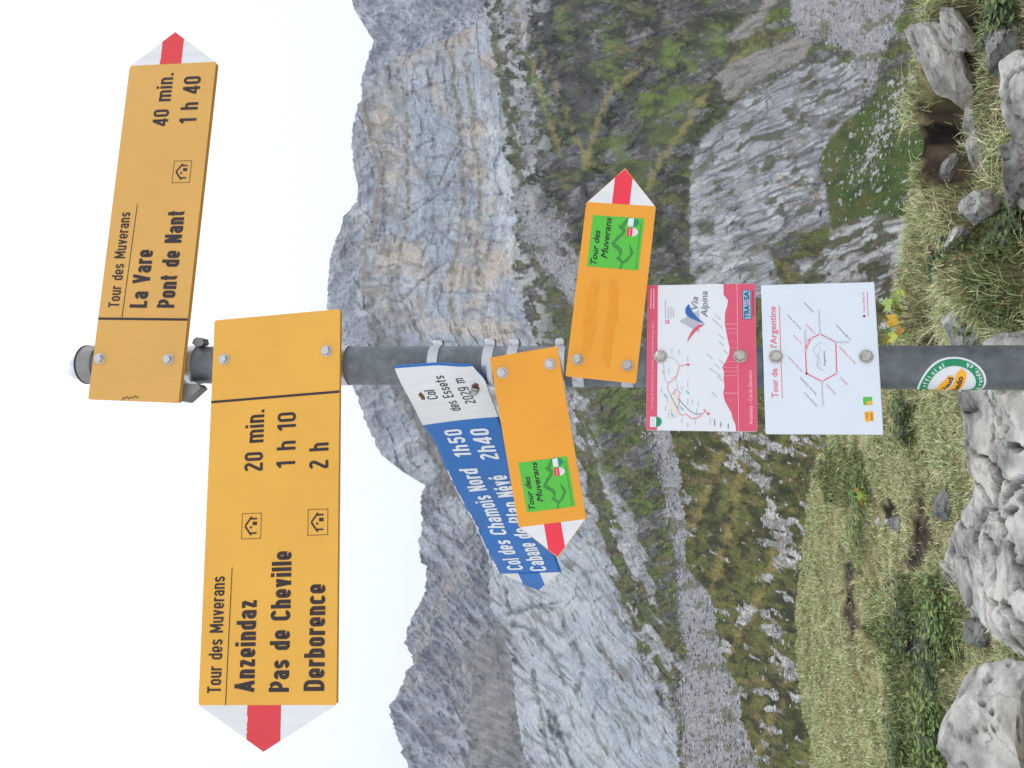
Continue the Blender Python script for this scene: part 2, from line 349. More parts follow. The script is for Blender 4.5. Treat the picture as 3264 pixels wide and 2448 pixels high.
    for q in FOLDS: c = mixc(c, A(88, 86, 84), ss(11, 0, lsd(q, X, Y) + 7 * fbm(X / 22, Y / 22, 4, 138)) * .7)
    return c * (1 + .06 * f)[..., None]
def rel_cliff(X, Y):
    L = leftness(Y, X); sx = strat(X, Y)
    r = 46 * fbm(X / 300, Y / 260, 3, 141) + 12 * fbm(X / 80, Y / 70, 3, 143)
    r = r + 4 * ridg(sx / 44, Y / 130, 4, 145, .5) + 1.2 * ridg(X / 13, Y / 11, 3, 147)
    r = r + (8 * rocktex(sx, Y, 84, 95, 40, 1031)[2] + 5 * rocktex(sx, Y, 90, 260, 26, 1035)[2]) * (1 - L) + 7 * rocktex(X, Y, 50, 150, 44, 1041)[2] * L + 4 * fbm(X / 90, Y / 12, 3, 150) * (1 - L)
    for q in FOLDS: r = r - 16 * ss(20, 0, lsd(q, X, Y) + 7 * fbm(X / 22, Y / 22, 4, 138))
    for k, q in enumerate(LEDGES):
        lx = np.interp(Y, [p[1] for p in q], [p[0] for p in q]) + 6 * fbm(X / 24, Y / 24, 3, 151)
        r = r + (ss(-7, 7, X - lx) * 34) * (1 - L) * ss(q[0][1] - 40, q[0][1] + 40, Y)
    for q in CRACKS: r = r - 8 * ss(8, 0, lsd(q, X, Y) + 3 * fbm(X / 10, Y / 10, 3, 137))
    fx = X + 30 * fbm(X / 300, Y / 300, 2, 121); fy = Y + 30 * fbm(X / 320, Y / 320, 2, 123)
    gx_, gy_ = rot(X + 40 * fbm(X / 300, Y / 300, 2, 121), Y + 40 * fbm(X / 320, Y / 320, 2, 123), 52, 1, 1)
    r = r - L * 12 * ss(.9, 1.3, ridg(gx_ / 220, gy_ / 70, 2, 127, .5)) + L * (46 * fbm(gx_ / 320, gy_ / 110, 3, 153) + 5 * fbm(gx_ / 120, gy_ / 9, 3, 128))
    return r
def dep_cliff(x, y):
    base = np.exp(np.interp(x, [1050, 1500, 1700, 2200], np.log([960, 780, 690, 430])))
    return base * np.interp(y, [60, 400, 1200, 1800, 2600], [1.12, 1.0, .98, 1.0, .96])
sheet('cliff', 60, 2700, [(60, 1530), (101, 1473), (146, 1365), (183, 1264), (213, 1227), (262, 1154), (299, 1155), (333, 1141), (456, 1173), (549, 1204), (620, 1193), (690, 1181), (780, 1150), (930, 1147), (962, 1174), (1099, 1253), (1240, 1330), (1400, 1420), (1600, 1510), (1700, 1540), (1784, 1560), (1936, 1563), (2008, 1603), (2117, 1632), (2261, 1646), (2448, 1675), (2700, 1720)],
      [(60, 1560), (200, 1640), (700, 1760), (1100, 1850), (1500, 1950), (1900, 2120), (2300, 2250), (2700, 2320)], dep_cliff, rel_cliff, col_cliff, M_cliff, (6, 30), 9)

# --- the slopes below the cliff: turf, ribs of rock, scree, the pale rock dome
DOME = [(2404, 282), (2566, 211), (2669, 179), (2740, 217), (2762, 239), (2745, 347), (2686, 390), (2642, 450), (2604, 515), (2637, 586), (2642, 662), (2653, 721), (2490, 754), (2447, 786), (2501, 900), (2520, 960), (2300, 1010), (2208, 900), (2192, 760), (2197, 564), (2214, 477), (2328, 347)]
SLABS = [(2640, 770), (2740, 690), (2900, 640), (3050, 640), (3050, 1200), (2480, 1200), (2560, 860)]
BAND1 = [(2280, 230), (2400, 160), (2580, 110), (2590, 150), (2540, 200), (2400, 275), (2320, 320)]
BAND2 = [(2310, 120), (2380, 60), (2440, -20), (2490, -20), (2430, 90), (2340, 130)]
SCREE = [[(2515, -80), (2900, -80), (2870, 60), (2830, 130), (2790, 240), (2770, 300), (2748, 240), (2700, 165), (2640, 140), (2600, 100), (2550, 110), (2520, 60)],
         [(1600, -60), (1690, -60), (1690, 130), (1660, 160), (1640, 90), (1600, 90)],
         [(1640, 290), (1690, 290), (1705, 470), (1690, 540), (1665, 480)],
         [(1640, 600), (1720, 590), (1800, 700), (1850, 830), (1845, 985), (1820, 970), (1760, 880), (1690, 800), (1650, 740)],
         [(2040, 1330), (2150, 1330), (2160, 1400), (2180, 1500), (2180, 1590), (2200, 1700), (2190, 1800), (2280, 1900), (2300, 2010), (2330, 2116), (2420, 2260), (2500, 2448), (2520, 2600), (2170, 2600), (2180, 2300), (2150, 2200), (2195, 2100), (2170, 2000), (2150, 1870), (2170, 1790), (2140, 1750), (2120, 1650), (2115, 1560), (2095, 1470), (2070, 1390)]]
MEADOW = [(2765, 290), (2900, 230), (3050, 190), (3100, 700), (2720, 690), (2660, 725), (2640, 660), (2612, 520), (2650, 450), (2690, 400), (2745, 350)]
LEFTROCK = [(1700, 1150), (1860, 1250), (1900, 1420), (1960, 1560), (2040, 1700), (2100, 1850), (2120, 2000), (2160, 2150), (2150, 2448), (1800, 2448), (1700, 1700)]
def scree_sd(X, Y):
    s = np.full(X.shape, -1e9)
    for q in SCREE: s = np.maximum(s, psd(q, X, Y))
    return s + 14 * fbm(X / 45, Y / 45, 4, 201)
def slope_masks(X, Y):
    n = fbm(X / 70, Y / 70, 5, 203)
    dome = psd(DOME, X, Y) + 12 * n
    slabs = psd(SLABS, X, Y) + 30 * n
    band = np.maximum(psd(BAND1, X, Y), psd(BAND2, X, Y)) + 14 * n
    mead = psd(MEADOW, X, Y) + 14 * n
    scr = scree_sd(X, Y)
    return dome, slabs, band, mead, scr
YLINES = [[(1731, 146), (1789, 323), (1846, 461), (1880, 520)], [(2070, 202), (1962, 275), (1925, 325), (1890, 430), (1862, 538)], [(1696, 192), (1742, 369), (1789, 492)], [(2396, 155), (2287, 231), (2244, 307), (2197, 390), (2124, 481), (2060, 600)]]
GULLY = [[(1830, 0), (1850, 90), (1880, 220), (1900, 300)], [(2110, 20), (2100, 160), (2020, 290), (1960, 380)], [(2230, 0), (2220, 110), (2150, 240), (2080, 370), (2030, 470)], [(1760, 190), (1815, 330), (1850, 420)], [(2340, 60), (2330, 170), (2270, 290)], [(1720, 560), (1800, 640), (1880, 780), (1960, 900)], [(2050, 640), (2120, 740), (2180, 880)]]
def turf(X, Y, a, b, f):
    c = mixc(flat(X, A(96, 97, 58)), A(108, 102, 66), ss(-.2, .5, fbm(X / 120, Y / 90, 3, 271)))
    c = mixc(c, A(92, 112, 46), ss(-.1, .5, a) * .9)
    c = mixc(c, A(56, 58, 34), ss(.0, .5, b + .4 * f) * .75)
    e, v, h = cells(*rot(X, Y, 12, 17, 8), 1101)
    return mixc(c * (1 + .26 * v)[..., None], A(44, 46, 28), ss(.2, 0, e) * .5)
def blend(c, d, k): return c * (1 - k[..., None]) + d * k[..., None]
def col_slope(X, Y, r):
    dome, slabs, band, mead, scr = slope_masks(X, Y)
    a = fbm(*rot(X, Y, 12, 150, 60), 4, 211); b = fbm(X / 40, Y / 34, 5, 213); f = fbm(X / 9, Y / 8, 3, 215)
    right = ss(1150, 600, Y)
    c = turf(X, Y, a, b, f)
    c = mixc(c, A(48, 49, 33), right * ss(-.45, .35, fbm(*rot(X, Y, 14, 120, 44), 5, 276)) * ss(2420, 2280, X))  # right-hand slope turned from the sun: its shade painted in as darker colour
    sw = psd([(2300, 40), (2320, 200), (2240, 340), (2110, 580), (1900, 580), (1880, 430), (2050, 310), (2190, 150)], X, Y) + 60 * fbm(*rot(X, Y, 14, 150, 50), 4, 277)
    c = mixc(c, A(94, 104, 50), ss(-40, 60, sw) * .6)
    # ribs and steps of grey rock in the turf
    rk = fbm(*rot(X + 30 * b, Y, -24, 170, 60), 5, 219, .55) + .10 * f + .08 * right
    rx, ry = rot(X + 25 * fbm(X / 120, Y / 120, 3, 235), Y, -26, 1, 1)
    gl = fbm(rx / 70, ry / 13, 4, 237)
    v, j, h = rocktex(X, Y, -26, 58, 22, 1051)
    rc = mixc(flat(X, A(92, 90, 88)), A(128, 127, 126), ss(-.2, .5, b + .4 * f)) * (1 + .2 * v)[..., None]; rc = mixc(rc, A(40, 38, 36), np.maximum(j * .8, ss(.0, .5, gl) * .6))
    for q in [[(1960, 40), (2080, 30), (2090, 120), (2060, 250), (1990, 260), (1970, 160)], [(1930, 310), (2030, 300), (2020, 380), (1940, 400)], [(1860, 560), (1960, 540), (1990, 640), (1890, 660)]]: rk = np.maximum(rk, .004 * (psd(q, X, Y) + 50 * b) + .05)
    c = blend(c, rc, ss(.15, .28, rk + .12 * v) * .92)
    dk = np.maximum(psd([(1700, 20), (1780, 30), (1760, 120), (1710, 120)], X, Y), psd([(1810, 290), (1890, 270), (1910, 340), (1850, 370)], X, Y)) + 26 * b
    c = mixc(c, A(74, 69, 66), ss(-8, 14, dk) * .85)
    for q in [[(2125, 140), (2200, 150), (2205, 215), (2110, 230)], [(2275, 80), (2315, 90), (2310, 170), (2265, 165)], [(1775, 30), (1810, 40), (1800, 120), (1785, 110)], [(1920, 90), (1945, 100), (1965, 250), (1940, 240)], [(1960, 430), (2015, 480), (1985, 515), (1930, 470)], [(1690, 180), (1720, 260), (1780, 420), (1740, 380)], [(2040, 300), (2140, 260), (2180, 330), (2060, 400)]]:
        c = mixc(c, A(104, 126, 48), ss(-26, 34, psd(q, X, Y) + 34 * fbm(*rot(X, Y, 10, 60, 22), 4, 272) + 6 * f) * .75)
    for q in YLINES:
        c = mixc(c, A(138, 130, 78), ss(16, 0, lsd(q, X, Y) + 11 * fbm(X / 24, Y / 24, 4, 273)) * .75)
    for q in GULLY: c = mixc(c, A(52, 50, 44), ss(26, 0, lsd(q, X, Y) + 22 * fbm(X / 34, Y / 34, 4, 283)) * .7)
    # pale outcrops along the cliff foot
    fo = fbm(X / 44, Y / 44, 5, 225) + .45 * ss(1720, 1590, X - .12 * (Y - 300)) * ss(1300, 1100, Y)
    c = mixc(c, A(182, 182, 181), ss(.3, .5, fo + .15 * f) * ss(1800, 1680, X) * ss(1300, 1100, Y) * .9)
    c = mixc(c, A(86, 88, 48), ss(20, 2, lsd([(q[0] + 26, q[1]) for q in FOOT], X, Y) + 15 * fbm(X / 30, Y / 30, 4, 279)) * .85)
    # left: grey ribs with turf between
    lr = psd(LEFTROCK, X, Y) + 40 * fbm(X / 80, Y / 80, 4, 227); lk = ss(-30, 30, lr)
    ux, uy = rot(X + 20 * fbm(X / 120, Y / 120, 3, 274), Y, 60, 1, 1)
    rib = fbm(ux / 260, uy / 52, 4, 229) + .12 * f
    rc2 = mixc(flat(X, A(158, 159, 161)), A(180, 182, 183), ss(-.2, .4, b)); v2_, j2_, h2_ = rocktex(X, Y, 60, 70, 26, 1071); rc2 = mixc(rc2 * (1 + .12 * v2_)[..., None], A(102, 99, 94), np.maximum(j2_ * .7, ss(.1, .6, fbm(ux / 14, uy / 30, 4, 233)) * .5))
    c = blend(c, turf(X, Y, a, b, f), lk * .5); c = blend(c, rc2, lk * ss(-.08, .14, rib + .25 * b))
    # rock dome and strata
    st = fbm(rx / 120, ry / 12, 4, 238); sg = fbm(rx / 110, ry / 40, 5, 239)
    v, j, h = rocktex(X, Y, -26, 120, 26, 1061)
    dc = mixc(flat(X, A(150, 153, 159)), A(178, 180, 185), ss(-.3, .5, sg))
    dc = mixc(dc, A(84, 83, 81), ss(.0, .5, st) * .8); dc = mixc(dc, A(80, 80, 50), ss(.22, .45, fbm(rx / 80, ry / 38, 5, 241) + .1 * f) * .85)
    dc = mixc(dc, A(120, 116, 110), ss(1.0, 1.3, ridg(X / 110, Y / 130, 3, 275, .5)) * .6)
    dc = mixc(dc, A(196, 168, 148), ss(10, -14, lsd([(2480, 560), (2510, 590), (2540, 610)], X, Y) + 16 * b) * .6); dc = mixc(dc, A(192, 172, 158), ss(14, -10, lsd([(2560, 560), (2600, 620)], X, Y) + 18 * b) * .5)
    dc = mixc(dc, A(190, 192, 193), ss(480, 660, Y) * ss(2480, 2330, X) * ss(-.4, .3, sg) * .6)
    dc = mixc(dc * (1 + .12 * v)[..., None], A(92, 91, 88), j * .6)
    c = blend(c, dc, ss(-6, 8, dome + 5 * f))
    bc = mixc(flat(X, A(142, 138, 133)), A(104, 100, 94), ss(0, .5, fbm(rx / 90, ry / 10, 4, 243)) * .8)
    c = blend(c, bc, ss(-6, 8, band + 5 * f))
    sc_ = mixc(flat(X, A(184, 185, 186)), A(106, 102, 96), ss(-.05, .45, fbm(rx / 110, ry / 13, 4, 245)) * .85); sc_ = mixc(sc_, A(78, 78, 46), ss(.08, .3, fbm(rx / 90, ry / 44, 5, 247) + .1 * f) * .9)
    sc_ = mixc(sc_ * (1 + .12 * v)[..., None], A(92, 90, 84), j * .55)
    c = blend(c, sc_, ss(-8, 10, slabs))
    mc = mixc(flat(X, A(70, 90, 36)), A(56, 74, 32), ss(-.2, .5, fbm(*rot(X, Y, -30, 80, 34), 4, 249) + .3 * f)); mc = mixc(mc, A(92, 92, 52), ss(.0, .5, fbm(X / 90, Y / 90, 4, 251)) * .7)
    wst = fbm(*rot(X, Y, -38, 60, 20), 4, 253) + .5 * ss(50, 0, lsd([(2960, 190), (2860, 330), (2790, 470), (2745, 560)], X, Y) + 14 * b)
    mc = mixc(mc, A(182, 182, 180), ss(.68, .8, wst) * .9)
    c = blend(c, mc, ss(-6, 8, mead + 4 * f))
    gz_ = mixc(flat(X, A(158, 157, 159)), A(144, 143, 147), ss(-.3, .4, b)); gz_ = mixc(gz_, A(176, 176, 176), ss(.1, .7, fbm(X / 7, Y / 6, 3, 255)) * .6); gz_ = mixc(gz_, A(122, 120, 120), ss(.25, .7, fbm(X / 8, Y / 7, 3, 257)) * .5)
    ev, vv, hh = cells(X / 9, Y / 8, 1081); gz_ = mixc(gz_ * (1 + .10 * vv)[..., None], A(112, 110, 110), ss(.16, 0, ev) * .4)
    gz_ = mixc(gz_, A(96, 98, 60), ss(.3, .5, fbm(X / 70, Y / 50, 4, 259) + .1 * f) * .75)
    c = blend(c, gz_, ss(-9, 9, scr + 12 * f + 10 * b))
    return c * (1 + .08 * f)[..., None]
def rel_slope(X, Y):
    dome, slabs, band, mead, scr = slope_masks(X, Y)
    sm = ss(5, -10, np.maximum(scr, mead))
    r = 36 * fbm(X / 230, Y / 200, 3, 261) + 14 * fbm(*rot(X, Y, -15, 90, 50), 4, 263)
    r = r + (7 * ridg(*rot(X, Y, -24, 60, 22), 4, 265, .55) + 2.5 * ridg(X / 12, Y / 10, 3, 267)) * (.15 + .85 * sm)
    for q in YLINES: r = r + 26 * ss(75, 0, lsd(q, X, Y) + 14 * fbm(X / 40, Y / 40, 3, 284))
    for q in GULLY: r = r - 26 * ss(60, 0, lsd(q, X, Y) + 16 * fbm(X / 40, Y / 40, 3, 285))
    r = r + (3 * cells(*rot(X, Y, 12, 17, 8), 1101)[2]) * sm
    r = r + 40 * fbm(*rot(X, Y, 30, 260, 130), 3, 278) * ss(1200, 900, Y) + 60 * ss(-10, 170, dome) + 40 * ss(-10, 160, slabs) + 20 * ss(-5, 40, band) - 8 * ss(-10, 20, scr) + 1.5 * fbm(X / 7, Y / 6, 2, 269) + 3 * cells(X / 9, Y / 8, 1081)[2] * ss(-4, 5, scr)
    rx, ry = rot(X + 25 * fbm(X / 120, Y / 120, 3, 235), Y, -26, 1, 1)
    r = r - 7 * ss(.1, .5, fbm(rx / 90, ry / 11, 4, 237)) * ss(-4, 8, np.maximum(np.maximum(dome, slabs), band))
    lr = ss(-30, 30, psd(LEFTROCK, X, Y)); r = r + lr * (14 * fbm(*rot(X, Y, 60, 260, 52), 4, 229) + 7 * rocktex(X, Y, 60, 70, 26, 1071)[2]) + 8 * rocktex(X, Y, -26, 58, 22, 1051)[2] * sm * (1 - lr) + 12 * rocktex(X, Y, -26, 120, 26, 1061)[2] * ss(-4, 8, np.maximum(np.maximum(dome, slabs), band))
    return r
dep_slope = logd([1400, 1600, 1800, 2000, 2170, 2362, 2700, 2950, 3150], [760, 655, 560, 460, 390, 300, 150, 80, 50])
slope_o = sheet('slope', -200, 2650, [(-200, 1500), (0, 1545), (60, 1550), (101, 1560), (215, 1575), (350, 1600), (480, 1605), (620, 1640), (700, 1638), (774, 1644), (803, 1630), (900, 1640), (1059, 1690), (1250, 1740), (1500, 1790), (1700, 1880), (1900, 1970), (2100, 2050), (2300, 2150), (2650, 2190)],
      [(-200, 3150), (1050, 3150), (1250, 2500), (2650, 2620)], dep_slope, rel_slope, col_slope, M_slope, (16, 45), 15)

# --- nearer grassy ridge on the left
GROCK = [[(2320, 1380), (2440, 1370), (2600, 1395), (2560, 1470), (2520, 1520), (2480, 1500), (2440, 1560), (2380, 1540), (2350, 1500), (2330, 1450)], [(2420, 1600), (2540, 1680), (2580, 1830), (2500, 1800), (2420, 1700)], [(2340, 1890), (2520, 1990), (2480, 2040), (2360, 1990)], [(2480, 2080), (2560, 2110), (2590, 2300), (2490, 2180)]]
def ridge_rock(X, Y, b):
    g = np.full(X.shape, -1e9)
    for q in GROCK: g = np.maximum(g, psd(q, X, Y))
    rx, ry = rot(X + 22 * fbm(X / 90, Y / 90, 3, 315), Y, 32, 1, 1)
    return fbm(rx / 70, ry / 30, 4, 317) * .8 + .62 * ss(-40, 40, g + 50 * b) + .45 * fbm(X / 150, Y / 120, 3, 319) - .42, rx, ry
GCREST = [[(2268, 1885), (2333, 1654), (2362, 1488), (2330, 1400)], [(2310, 2110), (2420, 1900), (2500, 1700)], [(2200, 1700), (2260, 1560), (2300, 1440)], [(2400, 2420), (2480, 2260), (2560, 2080)]]
GHOLE = [[(2390, 1620), (2530, 1640), (2560, 1780), (2480, 1790), (2400, 1720)], [(2460, 1900), (2560, 1900), (2580, 2060), (2500, 2010)], [(2240, 1600), (2300, 1620), (2300, 1760), (2250, 1760)], [(2440, 2150), (2540, 2180), (2570, 2330), (2480, 2300)], [(2420, 1500), (2520, 1540), (2560, 1620), (2450, 1600)]]
def col_ridge(X, Y, r):
    b = fbm(X / 46, Y / 40, 5, 301); f = fbm(X / 8, Y / 7, 3, 303); a = fbm(*rot(X, Y, 28, 170, 60), 4, 305)
    c = mixc(flat(X, A(98, 98, 52)), A(74, 77, 38), ss(-.2, .4, a)); c = mixc(c, A(100, 106, 52), ss(-.05, .5, fbm(X / 130, Y / 110, 4, 307)) * .8)
    c = mixc(c, A(116, 110, 62), ss(.1, .6, fbm(*rot(X, Y, 20, 110, 34), 4, 309)) * .7); c = mixc(c, A(44, 45, 26), ss(.05, .5, b + .4 * f) * .8)
    c = mixc(c, A(118, 90, 70), ss(.5, .8, fbm(X / 70, Y / 50, 3, 313)) * .5)
    dots = cells(X / 15, Y / 12, 341); c = mixc(c, A(44, 48, 28), ss(.25, .55, dots[0]) * (dots[1] > .35) * ss(-.1, .3, fbm(X / 90, Y / 90, 3, 343)) * .7)
    for q in GCREST: c = mixc(c, A(140, 124, 74), ss(20, 0, lsd(q, X, Y) + 14 * b) * .7)
    for q in GHOLE: c = mixc(c, A(48, 50, 30), ss(-26, 30, psd(q, X, Y) + 40 * b) * .75)
    e, tv, th = cells(*rot(X, Y, 24, 20, 9), 1111); c = mixc(c * (1 + .26 * tv)[..., None], A(40, 42, 24), ss(.2, 0, e) * .5)
    rk, rx, ry = ridge_rock(X, Y, b)
    v, j, h = rocktex(X, Y, 34, 46, 24, 1091)
    rcol = mixc(mixc(flat(X, A(146, 143, 137)), A(192, 191, 188), ss(-.3, .6, v + b)), A(96, 92, 82), np.maximum(j * .85, ss(.1, .6, fbm(rx / 26, ry / 7, 3, 321)) * .5))
    c = blend(c, rcol, ss(.06, .24, rk + .12 * v + .08 * f))
    return c * (1 + .1 * f)[..., None]
def rel_ridge(X, Y):
    b = fbm(X / 46, Y / 40, 5, 301); rk, rx, ry = ridge_rock(X, Y, b)
    z = 0
    for q in GCREST: z = z + 30 * ss(90, 0, lsd(q, X, Y) + 16 * b)
    for q in GHOLE: z = z - 22 * ss(-30, 40, psd(q, X, Y) + 30 * b)
    return z + 3 * cells(*rot(X, Y, 24, 20, 9), 1111)[2] + 75 * fbm(X / 220, Y / 220, 3, 331) + 26 * fbm(X / 80, Y / 80, 3, 333) + (12 + 9 * rocktex(X, Y, 34, 46, 24, 1091)[2]) * ss(.08, .2, rk + .1 * rocktex(X, Y, 34, 46, 24, 1091)[1 - 1]) + 2 * ridg(X / 12, Y / 10, 3, 335)
dep_ridge = logd([2080, 2200, 2400, 2600, 2800, 2950], [230, 200, 140, 85, 50, 35])
ridge_o = sheet('ridge', 950, 2650, [(950, 2330), (1100, 2220), (1240, 2150), (1394, 2138), (1503, 2171), (1589, 2167), (1698, 2196), (1755, 2185), (1813, 2189), (1900, 2268), (2008, 2283), (2116, 2312), (2210, 2362), (2297, 2362), (2405, 2405), (2448, 2420), (2650, 2470)],
      [(950, 2900), (2650, 2900)], dep_ridge, rel_ridge, col_ridge, M_slope, (9, 30), 21)

# --- valley floor far below, reaching past the mountains
vx = np.array([[-4000, -200, -420], [4000, -200, -420], [4000, 4000, -420], [-4000, 4000, -420]], float)
tag(np_mesh('valley_ground', vx, np.array([[0, 1, 2, 3]]), M_slope, np.tile(A(110, 112, 80), (4, 1))), kind='structure')

# --- loose stones scattered on scree, meadow and ridge
def scatter(name, surf, n, wfun, size, cols, label, seed):
    rng = np.random.default_rng(seed); X, Y, P = SURF[surf]
    w = wfun(X, Y).ravel(); w = np.maximum(w, 0); w = w / w.sum()
    idx = rng.choice(len(w), n, p=w); Q = P.reshape(-1, 3)[idx]; d = Q[:, 1]
    sz = size[0] * (size[1] / size[0]) ** (rng.uniform(0, 1, n) ** 2.2) * d / FPX / 2
    t = (1 + 5 ** .5) / 2; B = np.array([(-1, t, 0), (1, t, 0), (-1, -t, 0), (1, -t, 0), (0, -1, t), (0, 1, t), (0, -1, -t), (0, 1, -t), (t, 0, -1), (t, 0, 1), (-t, 0, -1), (-t, 0, 1)], float) / 1.9
    F = np.array([(0, 11, 5), (0, 5, 1), (0, 1, 7), (0, 7, 10), (0, 10, 11), (1, 5, 9), (5, 11, 4), (11, 10, 2), (10, 7, 6), (7, 1, 8), (3, 9, 4), (3, 4, 2), (3, 2, 6), (3, 6, 8), (3, 8, 9), (4, 9, 5), (2, 4, 11), (6, 2, 10), (8, 6, 7), (9, 8, 1)])
    V = B[None] * rng.uniform(.6, 1.3, (n, 12, 1)) * rng.uniform(.6, 1.4, (n, 1, 3)) * np.array([1.1, 1, .75])
    an = rng.uniform(0, 6.28, n); ca, sa = np.cos(an)[:, None], np.sin(an)[:, None]
    V = np.stack([V[..., 0] * ca - V[..., 1] * sa, V[..., 0] * sa + V[..., 1] * ca, V[..., 2]], -1) * sz[:, None, None] + Q[:, None] + np.array([0, 0, .25]) * sz[:, None, None]
    c = np.array(cols)[rng.integers(0, len(cols), n)] * rng.uniform(.8, 1.15, (n, 1))
    o = np_mesh(name, V.reshape(-1, 3), (F[None] + np.arange(n)[:, None, None] * 12).reshape(-1, 3), M_slope, np.repeat(c, 12, 0), False)
    return tag(o, label, 'stones', kind='stuff')
GS = [A(176, 175, 174), A(150, 148, 146), A(190, 190, 188)]
scatter('scree_stones', 'slope', 5200, lambda X, Y: ss(-6, 6, scree_sd(X, Y)) + .6 * ss(30, 0, np.abs(scree_sd(X, Y))), (3, 15), GS + [A(128, 126, 126)], 'loose grey stones strewn over the scree', 1)
scatter('meadow_stones', 'slope', 1300, lambda X, Y: ss(-10, 10, psd(MEADOW, X, Y)) * (.15 + ss(70, 0, lsd([(2960, 190), (2860, 330), (2790, 470), (2745, 560)], X, Y))) + .25 * ss(1750, 1620, X) * ss(1200, 1100, Y) * ss(-.1, .4, fbm(X / 60, Y / 60, 3, 281)), (3, 16), GS, 'white stones strewn over the green meadow slope', 2)
scatter('ridge_stones', 'ridge', 2600, lambda X, Y: ss(.0, .3, ridge_rock(X, Y, fbm(X / 46, Y / 40, 5, 301))[0]) + .02, (3, 17), GS, 'pale stones and ledges breaking the grassy ridge', 3)

# ---------------------------------------------------------------- the pass: near ground, rocks, grass
EDGE_PX = [(-400, 2990), (0, 2975), (60, 2950), (150, 2925), (300, 2905), (450, 2912), (600, 2915), (760, 2905), (900, 2885), (1000, 2870), (1100, 2855), (1240, 2790), (1380, 2650), (1480, 2592), (1600, 2560), (1760, 2548), (1900, 2540), (2050, 2535), (2200, 2545), (2448, 2580), (2900, 2640)]
_e = np.array([on_ground(x + 14, y)[:2] for y, x in EDGE_PX])
_ea = np.arctan2(_e[:, 0], _e[:, 1]); _er = np.hypot(_e[:, 0], _e[:, 1]); _o = np.argsort(_ea); _ea, _er = _ea[_o], _er[_o]
def edge_r(X, Y):
    az = np.arctan2(X, Y)
    return np.interp(az, _ea, _er) + .12 * fbm(az * 9, az * 0, 3, 401)
_b = np.array([on_ground(x, y)[:2] for y, x in [(-400, 2990), (0, 2995), (80, 2985), (200, 2960), (340, 2945), (480, 2945), (560, 2950), (620, 2970), (680, 3010), (760, 3060), (830, 3140), (900, 3300)]])
_ba = np.arctan2(_b[:, 0], _b[:, 1]); _br = np.hypot(_b[:, 0], _b[:, 1]); _o = np.argsort(_ba); _ba, _br = _ba[_o], _br[_o]
def hollow(X, Y):
    """1 in the worn hollow on the right, in front of the little earth bank"""
    az = np.arctan2(X, Y); r = np.hypot(X, Y)
    return ss(.10, -.06, r - np.interp(az, _ba, _br) + .05 * fbm(X * 3, Y * 3, 3, 403)) * ss(.03, .12, az)
MD = on_ground(3230, 850, -.1)
def gz(X, Y):
    r = np.hypot(X, Y); e = edge_r(X, Y)
    z = .035 * fbm(X * 1.3, Y * 1.3, 3, 405) + .02 * fbm(X * 5, Y * 5, 3, 407) + .006 * fbm(X * 22, Y * 22, 2, 408)
    z = z - .25 * hollow(X, Y)
    z = z + .24 * np.exp(-((X - MD[0]) / .25) ** 2 - ((Y - MD[1]) / .36) ** 2)
    lf = ss(-.2, -1.2, X)
    z = z + lf * .022 * np.sin(r * 4.2 + 4.5 * fbm(X * .7, Y * .7, 3, 409)) * ss(-.3, .3, fbm(X * .5 + 4, Y * .5, 2, 410))                    # trodden terraces
    over = np.maximum(r - e, 0)
    return z - .75 * over - .25 * ss(0, .5, over)
SOIL = [[(2935, 340), (2930, 450), (2940, 560), (3000, 600), (3070, 560), (3075, 350), (3040, 330)], [(2965, 780), (2960, 900), (2950, 1100), (2990, 1100), (2992, 900), (2990, 800)],
        [(3075, 100), (3110, 60), (3110, 260), (3095, 340), (3075, 300)], [(2950, 1530), (2960, 1640), (2985, 1720), (2930, 1830), (2880, 1800), (2905, 1740), (2920, 1620)],
        [(2870, 2040), (2920, 2030), (2990, 2060), (2980, 2110), (2900, 2100)], [(2690, 1760), (2720, 1780), (2735, 2020), (2715, 2080), (2700, 1960), (2690, 1850)], [(2820, 1560), (2850, 1600), (2850, 1690), (2820, 1650)]]
GREENS = [[(2640, 1420), (2720, 1420), (2760, 1480), (2740, 1560), (2700, 1640), (2640, 1600), (2600, 1520)], [(2840, 1300), (2920, 1290), (2930, 1420), (2870, 1420)], [(2740, 2000), (2830, 2100), (2860, 2448), (3050, 2448), (3020, 2300), (2960, 2150), (3080, 2100), (3060, 1950), (3000, 1840), (2880, 1830), (2850, 1950)], [(3130, 640), (3264, 640), (3264, 1050), (3150, 1040), (3060, 900), (3060, 760)], [(3180, 0), (3264, 0), (3264, 80), (3200, 80)]]
def near_masks(X, Y, Z):
    px, py = topx(np.stack([X, Y, Z], -1))
    w = 14 * fbm(px / 40, py / 40, 3, 411)
    s = np.full(X.shape, -1e9); g = np.full(X.shape, -1e9)
    for q in SOIL: s = np.maximum(s, psd(q, px, py))
    for q in GREENS: g = np.maximum(g, psd(q, px, py))
    return px, py, s + w, g + w
gx = np.arange(-7.5, 6.0, .035); gy = np.concatenate([np.arange(.2, 3, .08), np.arange(3, 8, .03), np.arange(8, 13.5, .05)])
GX_, GY_ = np.meshgrid(gx, gy); GZ_ = gz(GX_, GY_)
px, py, s_, g_ = near_masks(GX_, GY_, GZ_)
hb = hollow(GX_, GY_)
c = np.zeros(GX_.shape + (3,)) + A(140, 134, 96)
c = mixc(c, A(170, 162, 122), ss(-.1, .5, fbm(GX_ * 3, GY_ * 3, 4, 413))); c = mixc(c, A(108, 102, 70), ss(.1, .5, fbm(GX_ * 9, GY_ * 9, 3, 415)))
soil = np.maximum(ss(-6, 6, s_), hb * .8 * ss(6, -10, g_))
c = mixc(c, A(74, 76, 46), ss(-10, 10, g_) * .8)
